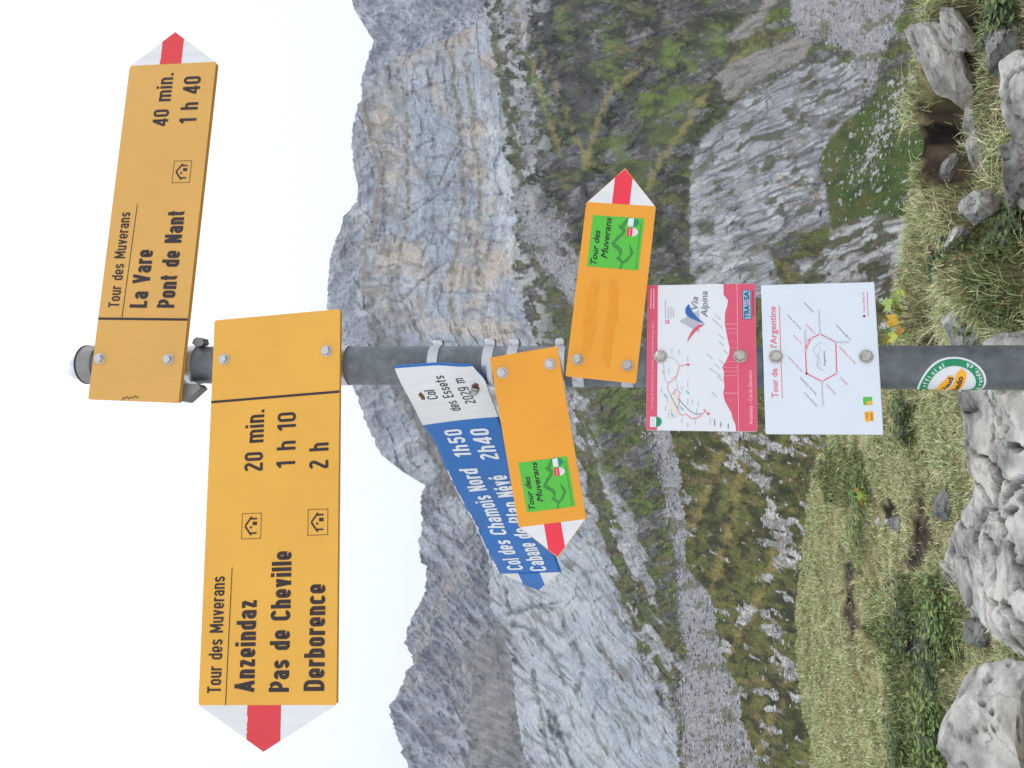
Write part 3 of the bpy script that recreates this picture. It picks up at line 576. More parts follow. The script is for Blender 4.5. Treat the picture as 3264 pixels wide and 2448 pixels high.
sc_ = mixc(np.zeros(GX_.shape + (3,)) + A(72, 60, 51), A(108, 92, 78), ss(0, .5, fbm(GX_ * 12, GY_ * 12, 4, 417))); sc_ = mixc(sc_, A(40, 33, 30), ss(.0, .4, fbm(GX_ * 6, GY_ * 6, 3, 418)))
c = c * (1 - soil[..., None]) + sc_ * soil[..., None]
R_, Q_ = GX_.shape; ii = np.arange(R_ * Q_).reshape(R_, Q_)
near_o = np_mesh('ground', np.stack([GX_, GY_, GZ_], -1).reshape(-1, 3), np.stack([ii[:-1, :-1], ii[:-1, 1:], ii[1:, 1:], ii[1:, :-1]], -1).reshape(-1, 4), M_near, c.reshape(-1, 3))
tag(near_o, kind='structure')

# --- limestone material for the near rocks
def stone_mat(name, base, dark, warm, cs=1.0):
    mt, nt, p = new_mat(name)
    n1 = noise_node(nt, 3.2 * cs, 8, 0.62); n2 = noise_node(nt, 9 * cs, 9, 0.7); n3 = noise_node(nt, 1.6 * cs, 4, 0.5)
    c1 = ramp(nt, n1.outputs['Fac'], [(0.33, dark), (0.43, tuple(np.array(base) * .55)), (0.54, tuple(np.array(base) * .9)), (0.70, tuple(np.minimum(np.array(base) * 1.1, .62)))])
    sp = ramp(nt, n2.outputs['Fac'], [(0.28, (.6, .59, .58)), (0.46, (.95, .95, .95)), (0.72, (1.06, 1.06, 1.05))])
    wm = nt.nodes.new('ShaderNodeMixRGB'); f = ramp(nt, n3.outputs['Fac'], [(0.55, (0, 0, 0)), (0.72, (.55, .55, .55))])
    nt.links.new(f, wm.inputs[0]); nt.links.new(mul(nt, c1, sp), wm.inputs[1]); wm.inputs[2].default_value = (*warm, 1)
    at_ = nt.nodes.new('ShaderNodeAttribute'); at_.attribute_name = 'Col'
    tc = nt.nodes.new('ShaderNodeTexCoord'); va = nt.nodes.new('ShaderNodeVectorMath'); va.operation = 'MULTIPLY_ADD'
    nt.links.new(n1.outputs['Color'], va.inputs[0]); va.inputs[1].default_value = (.35, .35, .35); nt.links.new(tc.outputs['Object'], va.inputs[2])
    vo = nt.nodes.new('ShaderNodeTexVoronoi'); vo.feature = 'DISTANCE_TO_EDGE'; vo.inputs['Scale'].default_value = 4.0 * cs; nt.links.new(va.outputs[0], vo.inputs['Vector'])
    cr = ramp(nt, vo.outputs['Distance'], [(0.0, (.3, .29, .27)), (0.010, (.72, .72, .71)), (0.03, (1, 1, 1))])
    cm_ = nt.nodes.new('ShaderNodeMixRGB'); n4 = noise_node(nt, 2.3 * cs, 3, .5); nt.links.new(ramp(nt, n4.outputs['Fac'], [(.47, (0, 0, 0)), (.6, (1, 1, 1))]), cm_.inputs[0]); cm_.inputs[1].default_value = (1, 1, 1, 1); nt.links.new(cr, cm_.inputs[2])
    base_c = mul(nt, mul(nt, wm.outputs[0], at_.outputs['Color']), cm_.outputs[0], .85)
    nt.links.new(base_c, p.inputs['Base Color'])
    p.inputs['Roughness'].default_value = .92; p.inputs['Specular IOR Level'].default_value = .15
    bump(nt, n2.outputs['Fac'], p, .022, .9)
    return mt
M_stone = stone_mat('pale_limestone', (.57, .56, .53), (.14, .135, .13), (.42, .37, .30))
M_stone2 = stone_mat('grey_limestone', (.30, .295, .285), (.13, .125, .12), (.30, .27, .22))

def rock(name, x0, x1, y0, y1, label, mat, seed, depth=.8, tilt=0, cuts=9, sink=.25, z=None, dist=None, sub=5, rough=.16, group=None, lx=None):
    """a boulder that spans the given stretch of the view, standing on the ground there"""
    rnd = random.Random(seed)
    cxp, cyp = (x0 + x1) / 2, (y0 + y1) / 2
    if dist is None:
        g = on_ground(x1 - 6, cyp, -.25 if z is None else z); dist = g[1]
    cen = at(np.array(cxp), np.array(cyp), np.array(dist))
    sx = (y1 - y0) / 2 * dist / FPX; sz = (x1 - x0) / 2 * dist / FPX
    bm = bmesh.new(); bmesh.ops.create_icosphere(bm, subdivisions=sub, radius=1.0)
    V = np.array([v.co[:] for v in bm.verts])
    off = Vector((seed * 3.7, seed * 1.3, 0))
    V = V * (1 + .22 * np.array([mnoise.noise(Vector(v) * 1.1 + off) for v in V]))[:, None]
    for k in range(cuts * 2):                            # broken faces
        n = np.array([rnd.gauss(0, 1), rnd.gauss(0, 1), rnd.gauss(0, .8)]); n /= np.linalg.norm(n)
        d = V @ n; h = rnd.uniform(.5, .92)
        V = V - np.maximum(d - h, 0)[:, None] * n * .97
    tl = V @ np.array([.25, .1, 1.0]) * 3.2 + seed
    tl = tl + np.array([mnoise.noise(Vector(v) * 1.5 + off) for v in V]) * 1.2
    bed = ss(.80, .97, np.abs(np.sin(tl)))               # bedding joints
    dsp = np.array([mnoise.fractal(Vector(v) * 2.2 + off, .9, 2.1, 6) for v in V])
    rg = np.array([1 - abs(mnoise.noise(Vector(v) * 1.9 + off * 2)) * 2 for v in V])
    crack = np.maximum(ss(.93, .995, rg), .0)
    V = V * (1 + rough * .55 * dsp - .09 * crack - .05 * (bed > .9) * rnd.uniform(.4, 1))[:, None]
    crack = np.clip(crack + .25 * bed, 0, 1)
    mn, mxx = V.min(0), V.max(0); V = (V - (mn + mxx) / 2) / ((mxx - mn) / 2)
    ct, st = math.cos(math.radians(tilt)), math.sin(math.radians(tilt))
    V = V * [sx, depth * (sx + sz) / 2 if depth < 3 else depth - 3, sz * (1 + sink)]
    V = np.stack([V[:, 0] * ct - V[:, 2] * st, V[:, 1], V[:, 0] * st + V[:, 2] * ct], -1)
    V[:, 2] -= sz * sink
    F = np.array([[v.index for v in f.verts] for f in bm.faces]); bm.free()
    lowz = (V[:, 2] - V[:, 2].min()) / np.ptp(V[:, 2]) + .22 * dsp
    dirt = ss(.52, .28, lowz)[:, None] * .6
    cols = np.repeat((1 - .6 * crack)[:, None], 3, 1) * (1 - dirt) + dirt * np.array([.42, .34, .27])
    o = np_mesh(name, V, F, mat, cols, False)
    o.location = cen
    tag(o, label, 'rock' if 'stone' in name else 'boulder', group)
    return o
rock('boulder', 2950, 3066, 58, 372, 'long pale boulder with rust streaks jutting over the dark soil hollow', M_stone, 11, .55, 27, 9, .0, dist=5.35, rough=.2)
rock('boulder', 2997, 3030, 2, 66, 'small angular block wedged above the long pale boulder', M_stone, 12, .9, 20, 8, .3, -.1, 5.6)
rock('boulder', 3020, 3080, 10, 190, 'pale flat slab leaning below the end of the long pale boulder', M_stone, 13, .5, 32, 7, .1, dist=5.2)
rock('boulder', 3066, 3118, 325, 440, 'low weathered block below the tip of the long pale boulder', M_stone, 14, .6, 14, 8, .4)
rock('boulder', 3082, 3140, 410, 545, 'low flat pale rock set in the path under the soil hollow', M_stone, 15, .5, 10, 7, .5)
rock('boulder', 3155, 3262, 84, 240, 'smooth grey boulder sunk in dry grass on the path side', M_stone2, 16, .8, 0, 6, .3, rough=.08)
rock('boulder', 3200, 3400, 165, 470, 'big light round-edged boulder cropping out beside the grey one', M_stone, 17, .7, 24, 7, .1, dist=4.1, rough=.1)
rock('boulder', 3185, 3330, 440, 640, 'dark grey boulder in shade under grass stems', M_stone2, 18, .8, 10, 7, .2, dist=4.2)
rock('small_stone', 3003, 3042, 490, 572, 'brown dusted stone lying in the dark soil hollow', M_stone2, 19, .8, -20, 7, .3, -.1, 5.35)
rock('boulder', 3074, 3160, 600, 712, 'pale knobbly rock at the top of the slanting rock ridge', M_stone, 20, .6, -42, 8, .3, -.1)
rock('boulder', 3016, 3056, 712, 830, 'small white rock in the middle of the slanting rock ridge', M_stone, 21, .7, -36, 8, .4, 0)
rock('small_stone', 2988, 3014, 822, 870, 'white stone at the foot of the slanting rock ridge by the footpath', M_stone, 22, .8, 10, 7, .4, 0)
rock('boulder', 3012, 3145, 962, 1130, 'white cracked rock close beside the signpost pole', M_stone, 23, .8, -24, 9, .2, -.02)
rock('boulder', 3125, 3330, 1060, 1200, 'pale jagged rock right behind the foot of the pole', M_stone, 24, .8, 6, 9, .2, dist=3.9)
rock('boulder', 3215, 3290, 596, 668, 'pale upright rock with a dark gap beside grassy leaves', M_stone, 25, .8, 0, 8, .3, dist=4.2)
rock('boulder', 3046, 3320, 2104, 2580, 'large smooth white boulder rimmed by short yellow grass', M_stone, 34, .8, -14, 6, .1, dist=3.55, rough=.1)
rock('boulder', 3085, 3150, 1970, 2062, 'rounded grey rock between the rock outcrop and the white boulder', M_stone2, 32, .8, 0, 6, .3, 0, rough=.08)
rock('small_stone', 2978, 3022, 1545, 1660, 'grey slab of stone lying along the edge of the rock outcrop', M_stone2, 33, .6, -8, 8, .4, .02)
rock('small_stone', 2838, 2888, 1636, 1696, 'tilted grey stone half buried in the trodden grass', M_stone2, 34, .8, -30, 7, .3, 0)
rock('small_stone', 2792, 2808, 1646, 1676, 'little pale stone lying in grass above the tilted grey stone', M_stone, 35, .8, 0, 6, .4, 0)
rock('small_stone', 2818, 2832, 1654, 1672, 'tiny round pale stone beside the tilted grey stone', M_stone, 36, .8, 0, 6, .4, 0)
rock('small_stone', 2852, 2876, 2022, 2078, 'grey stone under an overhanging tussock on the meadow', M_stone2, 37, .8, 0, 7, .4, 0)
rock('small_stone', 2908, 2950, 2046, 2084, 'rounded pale stone on the bare brown soil patch', M_stone2, 38, .8, 0, 7, .4, 0)
rock('small_stone', 2940, 2990, 1958, 2050, 'pale grey stone among dark green leaves beside the bare soil', M_stone2, 39, .8, -25, 8, .4, 0)

# --- bedrock outcrop along the left of the pole
OUT = [(3037, 1180), (3037, 1242), (3055, 1330), (3075, 1417), (3075, 1489), (3086, 1543), (3050, 1634), (3030, 1670), (3022, 1710), (3005, 1750), (3000, 1800), (2975, 1839), (3050, 1866), (3061, 1929), (3089, 1987), (3167, 2050), (3264, 2089), (3500, 2120), (3700, 1900), (3700, 1200), (3400, 1170)]
OW = np.array([on_ground(x, y, .06)[:2] for x, y in OUT])
ox = np.arange(OW[:, 0].min() - .05, OW[:, 0].max() + .05, .012); oy = np.arange(OW[:, 1].min() - .05, OW[:, 1].max() + .05, .014)
OX, OY = np.meshgrid(ox, oy)
osd = psd(OW, OX, OY) + .05 * fbm(OX * 4, OY * 4, 4, 421)
ca, cb = rot(OX + .12 * fbm(OX * 2.5, OY * 2.5, 3, 423), OY, 68, 1, 1)
blocks = fbm(ca * 1.6, cb * 3.4, 3, 425); ev_, vv_, hh_ = cells(ca * 2.4, cb * 4.6, 441); e2_, v2_, h2_ = cells(ca * 7 + .3 * blocks, cb * 11, 443); st_ = .020 * hh_ + .005 * h2_
crk = ss(.93, .995, 1 - np.abs(pn(ca * 2.2, cb * 5.5, 427)) * 2.4) ; crk2 = ss(.95, 1, 1 - np.abs(pn(ca * 6 + 3, cb * 2.5, 429)) * 2.4)
crk = ss(.10, .0, ev_ + .05 * blocks) * ss(-.5, .1, fbm(OX * 2, OY * 2, 2, 447)); crk2 = ss(.10, 0, e2_) * ss(.0, .4, fbm(OX * 3, OY * 3, 2, 445))
OZ = .02 + .07 * ss(0, .12, osd) + ss(0, .15, osd) * (st_ + .013 * fbm(OX * 4, OY * 4, 5, 431) - .035 * crk - .012 * crk2 + .003 * ridg(OX * 16, OY * 16, 4, 439, .6) + .05 * fbm(OX * 1.3, OY * 1.3, 2, 433))
OZ = np.where(osd < 0, .03 + osd * 1.6, OZ)
crk = np.maximum(ss(.07, .0, ev_ + .05 * blocks), 0) * ss(-.5, .1, fbm(OX * 2, OY * 2, 2, 447)); crk2 = ss(.08, 0, e2_) * ss(.0, .4, fbm(OX * 3, OY * 3, 2, 445))
for q in [[(3111, 1247), (3126, 1283), (3162, 1341)], [(3149, 1356), (3148, 1402)], [(3280, 1505), (3216, 1547), (3162, 1609)], [(3280, 1566), (3223, 1601)], [(3238, 1616), (3166, 1634)], [(3079, 1533), (3108, 1562), (3126, 1634), (3173, 1688)], [(3187, 1735), (3209, 1800), (3260, 1830)], [(3100, 1700), (3150, 1760), (3160, 1860)], [(3120, 1900), (3200, 1930), (3264, 2000)], [(3200, 1420), (3280, 1440)]]:
    lq = np.array([on_ground(x, y, .12)[:2] for x, y in q]); dq = lsd(lq, OX, OY) + .018 * fbm(OX * 12, OY * 12, 3, 449)
    OZ = OZ - .06 * ss(.022, .0, dq); crk = np.maximum(crk, ss(.016, .002, dq))
oc = np.repeat((1 - .72 * crk - .4 * crk2)[..., None], 3, 2) * (1 - .28 * ss(.1, .5, fbm(ca * 3, cb * 9, 4, 435)))[..., None]
keep = (osd[:-1, :-1] > -.16)
R_, Q_ = OX.shape; ii = np.arange(R_ * Q_).reshape(R_, Q_)
fq = np.stack([ii[:-1, :-1], ii[:-1, 1:], ii[1:, 1:], ii[1:, :-1]], -1)[keep]
used = np.unique(fq); rm = -np.ones(R_ * Q_, int); rm[used] = np.arange(len(used))
out_o = np_mesh('rock_outcrop', np.stack([OX, OY, OZ], -1).reshape(-1, 3)[used], rm[fq], M_stone, np.clip(oc.reshape(-1, 3)[used], .2, 1.1), False)
tag(out_o, 'broad cracked pale bedrock outcrop between the pole and the grass', 'rock')

# --- grass
RNG = np.random.default_rng(5)
def blades(P, H, Wd, lean, az, cols, nseg=2):
    """curved tapering blades: base points P, heights H, widths Wd, lean (0..1.5), lean azimuth"""
    n = len(P); L = np.stack([np.cos(az), np.sin(az), 0 * az], -1); S = np.stack([-np.sin(az), np.cos(az), 0 * az], -1)
    tw = RNG.uniform(0, np.pi, n); S = S * np.cos(tw)[:, None] + L * np.sin(tw)[:, None] * .8
    V = []
    for k in range(nseg + 1):
        t = k / nseg
        ctr = P + L * (lean * H * t * t)[:, None] + np.array([0, 0, 1.]) * (H * (t - .38 * np.minimum(lean, 1.4) * t * t))[:, None]
        w = (Wd * (1 - t) ** .6)[:, None] * .5
        if k < nseg: V += [ctr - S * w, ctr + S * w]
        else: V += [ctr]
    nv = 2 * nseg + 1
    V = np.stack(V, 1).reshape(-1, 3); b = np.arange(n)[:, None] * nv
    quads = np.concatenate([b + np.array([[2 * k, 2 * k + 1, 2 * k + 3, 2 * k + 2]]) for k in range(nseg - 1)]) if nseg > 1 else None
    tris = b + np.array([[2 * nseg - 2, 2 * nseg - 1, 2 * nseg]])
    C = np.repeat(cols, nv, 0)
    return V, ([quads, tris] if nseg > 1 else [tris]), C
N = 600000
az = RNG.uniform(-.62, .62, N); rr = np.sqrt(RNG.uniform(2.9 ** 2, 11.6 ** 2, N)); rr[:110000] = np.sqrt(RNG.uniform(2.9 ** 2, 5.8 ** 2, 110000))
X, Y = rr * np.sin(az), rr * np.cos(az); Z = gz(X, Y); e = edge_r(X, Y)
px, py, s_, g_ = near_masks(X, Y, Z)
hb = hollow(X, Y)
osd = psd(OW, X, Y)
clump = fbm(X * 3.2, Y * 3.2, 3, 501); fine = fbm(X * 9, Y * 9, 2, 503)
ok = (px < 3330) & (py > -60) & (py < 2510) & (rr < e + .35) & (osd < .03 + .05 * fine)
dens = np.clip(.75 + .5 * clump, .2, 1) * np.where(s_ > -4, .04, 1) * np.where((hb > .5) & (g_ < -8), .32, 1)
left = X < -.1
dens = dens * np.where(left, 1.0, .9)
ok &= RNG.uniform(0, 1, N) < dens
X, Y, Z, rr, e, px, py, s_, g_, hb, clump, fine, left = [q[ok] for q in (X, Y, Z, rr, e, px, py, s_, g_, hb, clump, fine, left)]
n = len(X)
near_edge = ss(.5, .0, e - rr)
H = np.where(left, .055, .075) * (1 + .5 * clump) * RNG.uniform(.5, 1.5, n)
tuft = ss(.25, .55, fbm(X * 1.9, Y * 1.9, 3, 505)) * np.where(left, ss(1900, 2500, py) * .4 + ss(1650, 1350, py) + ss(2880, 2960, px) * .6, 1)
H = H * (1 + 1.3 * tuft) + near_edge * np.where(left, .02, .05) * RNG.uniform(.2, 1.2, n)
H = np.where(g_ > 0, H * 1.25, H)
lean = RNG.uniform(.2, 1.2, n) * (1 + .5 * tuft)
pal = [A(212, 218, 170), A(186, 198, 140), A(150, 164, 106), A(232, 224, 184), A(90, 104, 64), A(190, 168, 126)]
def pick(w):
    w = np.maximum(np.stack(w, -1), 0); w = w / w.sum(-1, keepdims=True); u = RNG.uniform(0, 1, (n, 1))
    return np.array(pal)[(np.cumsum(w, -1) < u).sum(-1).clip(0, 5)]
ones = np.ones(n); dry = ss(-.1, .5, fbm(X * 1.4, Y * 1.4, 3, 507)) 
gr = ss(-10, 10, g_); rgt = (~left).astype(float)
cols = pick([1.2 * (1 - gr), 1.0 * ones, .5 + .8 * gr, (.4 + .8 * dry + .35 * rgt) * (1 - .75 * gr), .12 + 1.9 * gr, .08 + .35 * dry + .2 * rgt * (1 - gr)])
cols = cols * RNG.uniform(.8, 1.2, (n, 1))
V, Fs, Cc = blades(np.stack([X, Y, Z - .006], -1), H * np.where(left, .66, .8), RNG.uniform(.004, .011, n) * (.7 + .08 * rr), lean, RNG.uniform(0, 2 * np.pi, n), cols)
go = np_mesh('grass', V, Fs, M_blade, Cc, False)
tag(go, 'pale green and straw coloured turf covering the pass around the rocks', 'grass', kind='stuff')
print('blades', n)

# long dry stalks bending over the edge and the hollow
N = 16000
az = RNG.uniform(-.6, .6, N); rr = np.sqrt(RNG.uniform(3.2 ** 2, 10.8 ** 2, N)); X, Y = rr * np.sin(az), rr * np.cos(az); e = edge_r(X, Y); Z = gz(X, Y)
px, py, s_, g_ = near_masks(X, Y, Z); hb = hollow(X, Y)
bank = ss(.12, .0, np.abs(rr - np.interp(np.arctan2(X, Y), _ba, _br) - .05)) * (np.arctan2(X, Y) > .06)
pr = .10 + .75 * bank + .5 * ss(.3, 0, np.abs(e - rr)) * (X > -1.2) + .5 * ss(.1, .5, fbm(X * 1.6, Y * 1.6, 3, 511)) - .3 * (g_ > 0)
ok = (px < 3330) & (py > -60) & (py < 2510) & (rr < e + .1) & (psd(OW, X, Y) < 0) & (s_ < -6) & (RNG.uniform(0, 1, N) < pr * .42)
X, Y, Z, px, bank = X[ok], Y[ok], Z[ok], px[ok], bank[ok]; n = len(X)
cols = np.array([A(206, 190, 140), A(176, 160, 108), A(150, 150, 90), A(128, 110, 70)])[RNG.integers(0, 4, n)]
V, Fs, Cc = blades(np.stack([X, Y, Z - .005], -1), RNG.uniform(.1, .24, n), RNG.uniform(.004, .007, n), RNG.uniform(.6, 1.7, n), np.where(RNG.uniform(0, 1, n) < .5 + .4 * bank, RNG.normal(-1.57, .8, n), RNG.uniform(0, 6.28, n)), cols, 4)
tag(np_mesh('dry_grass_stalks', V, Fs, M_blade, Cc, False), 'long bent straw coloured grass stalks rising above the turf', 'grass', kind='stuff')

# --- small leafy plants among the turf (leaves too many to count)
def leaf_cloud(name, cx_, cy_, n, spread, size, colset, label, seed, hgt=.09, z0=None, lobes=0):
    rng = np.random.default_rng(seed)
    g = on_ground(cx_, cy_, 0.0 if z0 is None else z0)
    X = g[0] + rng.normal(0, spread[0], n); Y = g[1] + rng.normal(0, spread[1], n)
    base = gz(X, Y) if z0 is None else np.full(n, z0)
    Z = base + hgt * rng.uniform(.25, 1, n)
    a = rng.uniform(0, 6.28, n); tl = rng.uniform(.1, .9, n); s = size * rng.uniform(.6, 1.3, n)
    d = np.stack([np.cos(a) * np.cos(tl), np.sin(a) * np.cos(tl), -np.sin(tl) * .6 + .25], -1); sdv = np.stack([-np.sin(a), np.cos(a), rng.uniform(-.3, .3, n)], -1)
    up = np.cross(d, sdv)
    prof = [(0, 0, 0), (.25, .42, .06), (.6, .5, .09), (1, 0, 0), (.6, -.5, .09), (.25, -.42, .06)]
    P = np.stack([X, Y, Z], -1)
    V = np.stack([P + d * (s * u)[:, None] + sdv * (s * w)[:, None] + up * (s * q)[:, None] for u, w, q in prof], 1).reshape(-1, 3)
    b = np.arange(n)[:, None] * 6; F = [np.concatenate([b + np.array([[0, 1, 2, 3]]), b + np.array([[0, 3, 4, 5]])])]
    cols = np.array(colset)[rng.integers(0, len(colset), n)] * rng.uniform(.8, 1.2, (n, 1))
    root = bpy.data.objects.new(name, None); COL.objects.link(root); root.location = (g[0], g[1], float(base.mean())); tag(root, label, 'plant')
    o = np_mesh('foliage', V - np.array(root.location), F, M_leaf, np.repeat(cols, 6, 0), False, root)
    tag(o, kind='stuff')
    return root
DG = [A(66, 84, 48), A(84, 104, 56), A(52, 68, 42), A(104, 122, 66)]
BG = [A(104, 132, 60), A(88, 116, 52), A(126, 146, 76), A(70, 90, 50)]
for i_, (x, y, nn, sp, lab, cs, z0) in enumerate([
    (3080, 790, 420, (.10, .10), 'dark round-leaved plant growing against the slanting rock ridge', DG, None), (3170, 690, 380, (.11, .10), 'dark green leafy plant beside the pale upright rock', DG, None),
    (3130, 1075, 90, (.05, .05), 'small leafy sprig on the white cracked rock by the pole', BG, None), (3215, 45, 360, (.10, .10), 'dense dark leafy plant above the smooth grey boulder', DG, -.2),
    (3030, 1985, 420, (.10, .12), 'bright trefoil-leaved plant with a yellow flower beside the rounded grey rock', BG, None), (3000, 2120, 320, (.12, .12), 'dark leafy plant against the large white boulder', DG, None),
    (2990, 2290, 320, (.14, .12), 'low leafy plant in grass above the large white boulder', BG, None), (2880, 2400, 300, (.16, .14), 'leafy green plant at the meadow edge with reddish stems', DG, None),
    (2960, 2410, 300, (.13, .13), 'spreading broad-leaved green plant beside reddish grass', BG, None), (2760, 1560, 260, (.12, .12), 'bright green leafy plant with a yellowing leaf by the trodden grass', BG, None),
    (2750, 1700, 220, (.14, .12), 'bright green low plant beside little pale stones', BG, None), (2900, 1330, 240, (.1, .1), 'dark green plant behind the white map panel', DG, None), (2890, 1960, 260, (.16, .12), 'dark leafy plant beside the overhanging tussock', DG, None)]):
    leaf_cloud('leafy_plant', x, y, nn, sp, .035, cs, lab, 600 + i_, .10, z0)

# --- broad-leaved plant with yellowing leaves beside the pole
def lobed_leaf(name, P, size, az_, tilt_, roll_, col, parent, seed):
    """one palmate leaf: five toothed lobes on a short stalk, cupped"""
    rnd = random.Random(seed); pts = [(0, 0)]
    for k, (an, ln) in enumerate(((-128, .66), (-96, .56), (-62, .92), (-33, .72), (0, 1.0), (33, .72), (62, .92), (96, .56), (128, .66))):
        ln *= rnd.uniform(.9, 1.1); a = math.radians(an + rnd.uniform(-4, 4))
        if ln > .8:
            for da, fl in ((-12, .82), (-5, .88), (0, 1), (5, .88), (12, .82)): pts.append((ln * fl * math.cos(a + math.radians(da)), ln * fl * math.sin(a + math.radians(da))))
        else: pts.append((ln * math.cos(a), ln * math.sin(a)))
    V = np.array([(.28, 0, 0)] + [(x, y, .16 * (x * x + y * y) - .03) for x, y in pts]) * size
    V = np.concatenate([V, V - np.array([0, 0, .0006])]); n = len(pts)
    F = [(0, i, i % n + 1) for i in range(1, n + 1)] + [(n + 1, n + 1 + i % n + 1, n + 1 + i) for i in range(1, n + 1)]
    M = Matrix.Rotation(az_, 3, 'Z') @ Matrix.Rotation(tilt_, 3, 'Y') @ Matrix.Rotation(roll_, 3, 'X')
    V = V @ np.array(M).T + P
    c = np.tile(col, (len(V), 1)) * (1 + .12 * np.random.default_rng(seed).uniform(-1, 1, (len(V), 1)))
    return np_mesh(name, V, np.array(F), M_leaf, c, False, parent)
def leaf_plant(label, spots, colours, seed, gx0=2935):
    g = on_ground(gx0, np.mean([q[1] for q in spots]), 0.0); base = np.array([g[0], g[1], float(gz(np.array(g[0]), np.array(g[1])))])
    root = bpy.data.objects.new('broad_leaved_plant', None); COL.objects.link(root); root.location = base; tag(root, label, 'plant')
    rnd = random.Random(seed)
    for k, (x, y, sz) in enumerate(spots):
        d = g[1] + rnd.uniform(-.12, .1); P = at(np.array(float(x)), np.array(float(y)), np.array(d)) - base
        col = colours[k % len(colours)]
        lobed_leaf('leaf', P, sz * d / FPX * .5, rnd.uniform(-3.1, 3.1), rnd.uniform(.6, 1.2), rnd.uniform(-.4, .4), col, root, seed + k)
        t = np.linspace(0, 1, 5)[:, None]; c0 = np.array([P[0] * .3, P[1] * .3, -.03]); path = c0 * (1 - t) + P * t + np.array([0, 0, .04]) * np.sin(t * 3.1)
        w = np.array([.0025, 0, 0]); V = np.concatenate([path - w, path + w, path + np.array([0, .0025, 0.001])]); q = np.arange(4)[:, None]
        np_mesh('stalk', V, np.concatenate([q + np.array([[0, 5, 6, 1]]), q + np.array([[5, 10, 11, 6]]), q + np.array([[10, 0, 1, 11]])]), M_leaf, np.tile(A(120, 96, 60), (15, 1)), False, root)
    return root
leaf_plant('broad-leaved plant with lime and yellow leaves behind the white panel edge', [(2880, 885, 46), (2866, 925, 60), (2848, 950, 52), (2855, 985, 62), (2822, 975, 64), (2835, 1020, 60), (2845, 1025, 52), (2862, 1055, 40), (2825, 1050, 56), (2838, 1075, 50), (2815, 1090, 48), (2880, 1070, 36)],
           [A(166, 184, 84), A(182, 192, 92), A(140, 166, 74), A(176, 190, 98), A(150, 172, 80), A(238, 196, 66), A(226, 186, 60), A(206, 150, 70), A(84, 120, 62), A(182, 188, 80), A(202, 180, 74), A(112, 136, 70)], 71)
leaf_plant('small broad-leaved plant with one yellow leaf in the meadow grass', [(2735, 1578, 34), (2742, 1600, 30), (2755, 1585, 26), (2790, 1625, 30), (2728, 1560, 26)], [A(150, 180, 70), A(226, 190, 70), A(130, 160, 66), A(120, 150, 60), A(206, 172, 70)], 91, 2785)

# --- big blocks on the upper scree
for i_, (x0, x1, y0, y1, lab, mt) in enumerate(((1672, 1734, 612, 684, 'biggest tan block on the upper scree below the cliff', M_stone), (1784, 1812, 738, 770, 'grey block in the middle of the upper scree', M_stone2), (1768, 1797, 788, 820, 'grey block low on the upper scree beside another', M_stone2), (1824, 1860, 592, 636, 'grey block on the turf edge beside the upper scree', M_stone2), (1660, 1688, 62, 98, 'grey block at the head of the stony gully', M_stone), (1664, 1692, 104, 148, 'long pale block below another in the stony gully', M_stone), (1616, 1640, 160, 192, 'pale block on turf under the cliff corner', M_stone))):
    d = float(dep_slope(np.array((x0 + x1) / 2.), 0)) * .97
    rock('scree_boulder', x0, x1, y0, y1, lab, mt, 50 + i_, .8, 0, 8, .3, dist=d, sub=4)

# ---------------------------------------------------------------- signpost and signs
M_pole = (lambda: None)
def pole_mat():
    mt, nt, p = new_mat('weathered_galvanised_steel')
    n1 = noise_node(nt, 11, 8, .7); n2 = noise_node(nt, 60, 4, .6); n3 = noise_node(nt, 4, 3, .5)
    c = ramp(nt, n1.outputs['Fac'], [(.3, (.08, .094, .108)), (.5, (.13, .145, .16)), (.62, (.19, .205, .22)), (.72, (.32, .33, .34))])
    c = mul(nt, c, ramp(nt, n2.outputs['Fac'], [(.35, (.8, .8, .8)), (.65, (1.12, 1.12, 1.12))]))
    nt.links.new(c, p.inputs['Base Color'])
    p.inputs['Metallic'].default_value = .35
    r = ramp(nt, n3.outputs['Fac'], [(.3, (.42,) * 3), (.7, (.6,) * 3)]); nt.links.new(r, p.inputs['Roughness'])
    bump(nt, n2.outputs['Fac'], p, .0006, .4)
    return mt
M_pole = pole_mat()
M_yel = paint('yellow_enamel', lin(240, 180, 70) * .84, .38, .4, var=.05, scale=7, grime=.03)
M_yel2 = paint('faded_yellow_enamel', lin(232, 178, 92) * .80, .36, .4, var=.05, scale=7, grime=.03)
M_ora = paint('orange_enamel', lin(244, 166, 46) * .84, .36, .4, var=.05, scale=9, grime=.03)
M_white = paint('white_enamel', (.70, .71, .72), .4, .4, var=.03, grime=.10)
M_red = paint('red_enamel', lin(214, 60, 66) * .95, .4, .4, var=.06)
M_red2 = paint('bright_red_film', lin(232, 50, 72) * .95, .4, .4, var=.04)
M_ink = paint('dark_lettering', lin(58, 48, 52) * .8, .45, .3, var=.2, scale=60)
M_black = paint('black_lettering', lin(40, 38, 44) * .8, .45, .3, var=.1)
M_blue = paint('blue_enamel', lin(8, 108, 190) * .85, .32, .5, var=.10, scale=12)
M_green = paint('green_film', lin(84, 190, 60) * .9, .35, .4, var=.03)
M_dgreen = paint('dark_green_ink', lin(60, 140, 60) * .85, .4, .4, var=.08)
M_dteal = paint('deep_green_ink', lin(16, 140, 90) * .9, .35, .4, var=.05)
M_steel = paint('stainless_band', (.48, .49, .51), .3, .5, .9, var=.08, scale=40)
M_bolt = paint('zinc_bolt', (.50, .51, .52), .42, .5, .55, var=.18, scale=160)
M_bolt2 = paint('worn_steel_bolt', (.42, .40, .37), .4, .5, .65, var=.25, scale=200)
M_rubber = paint('dark_gasket', (.03, .03, .032), .7, .3, var=.2)
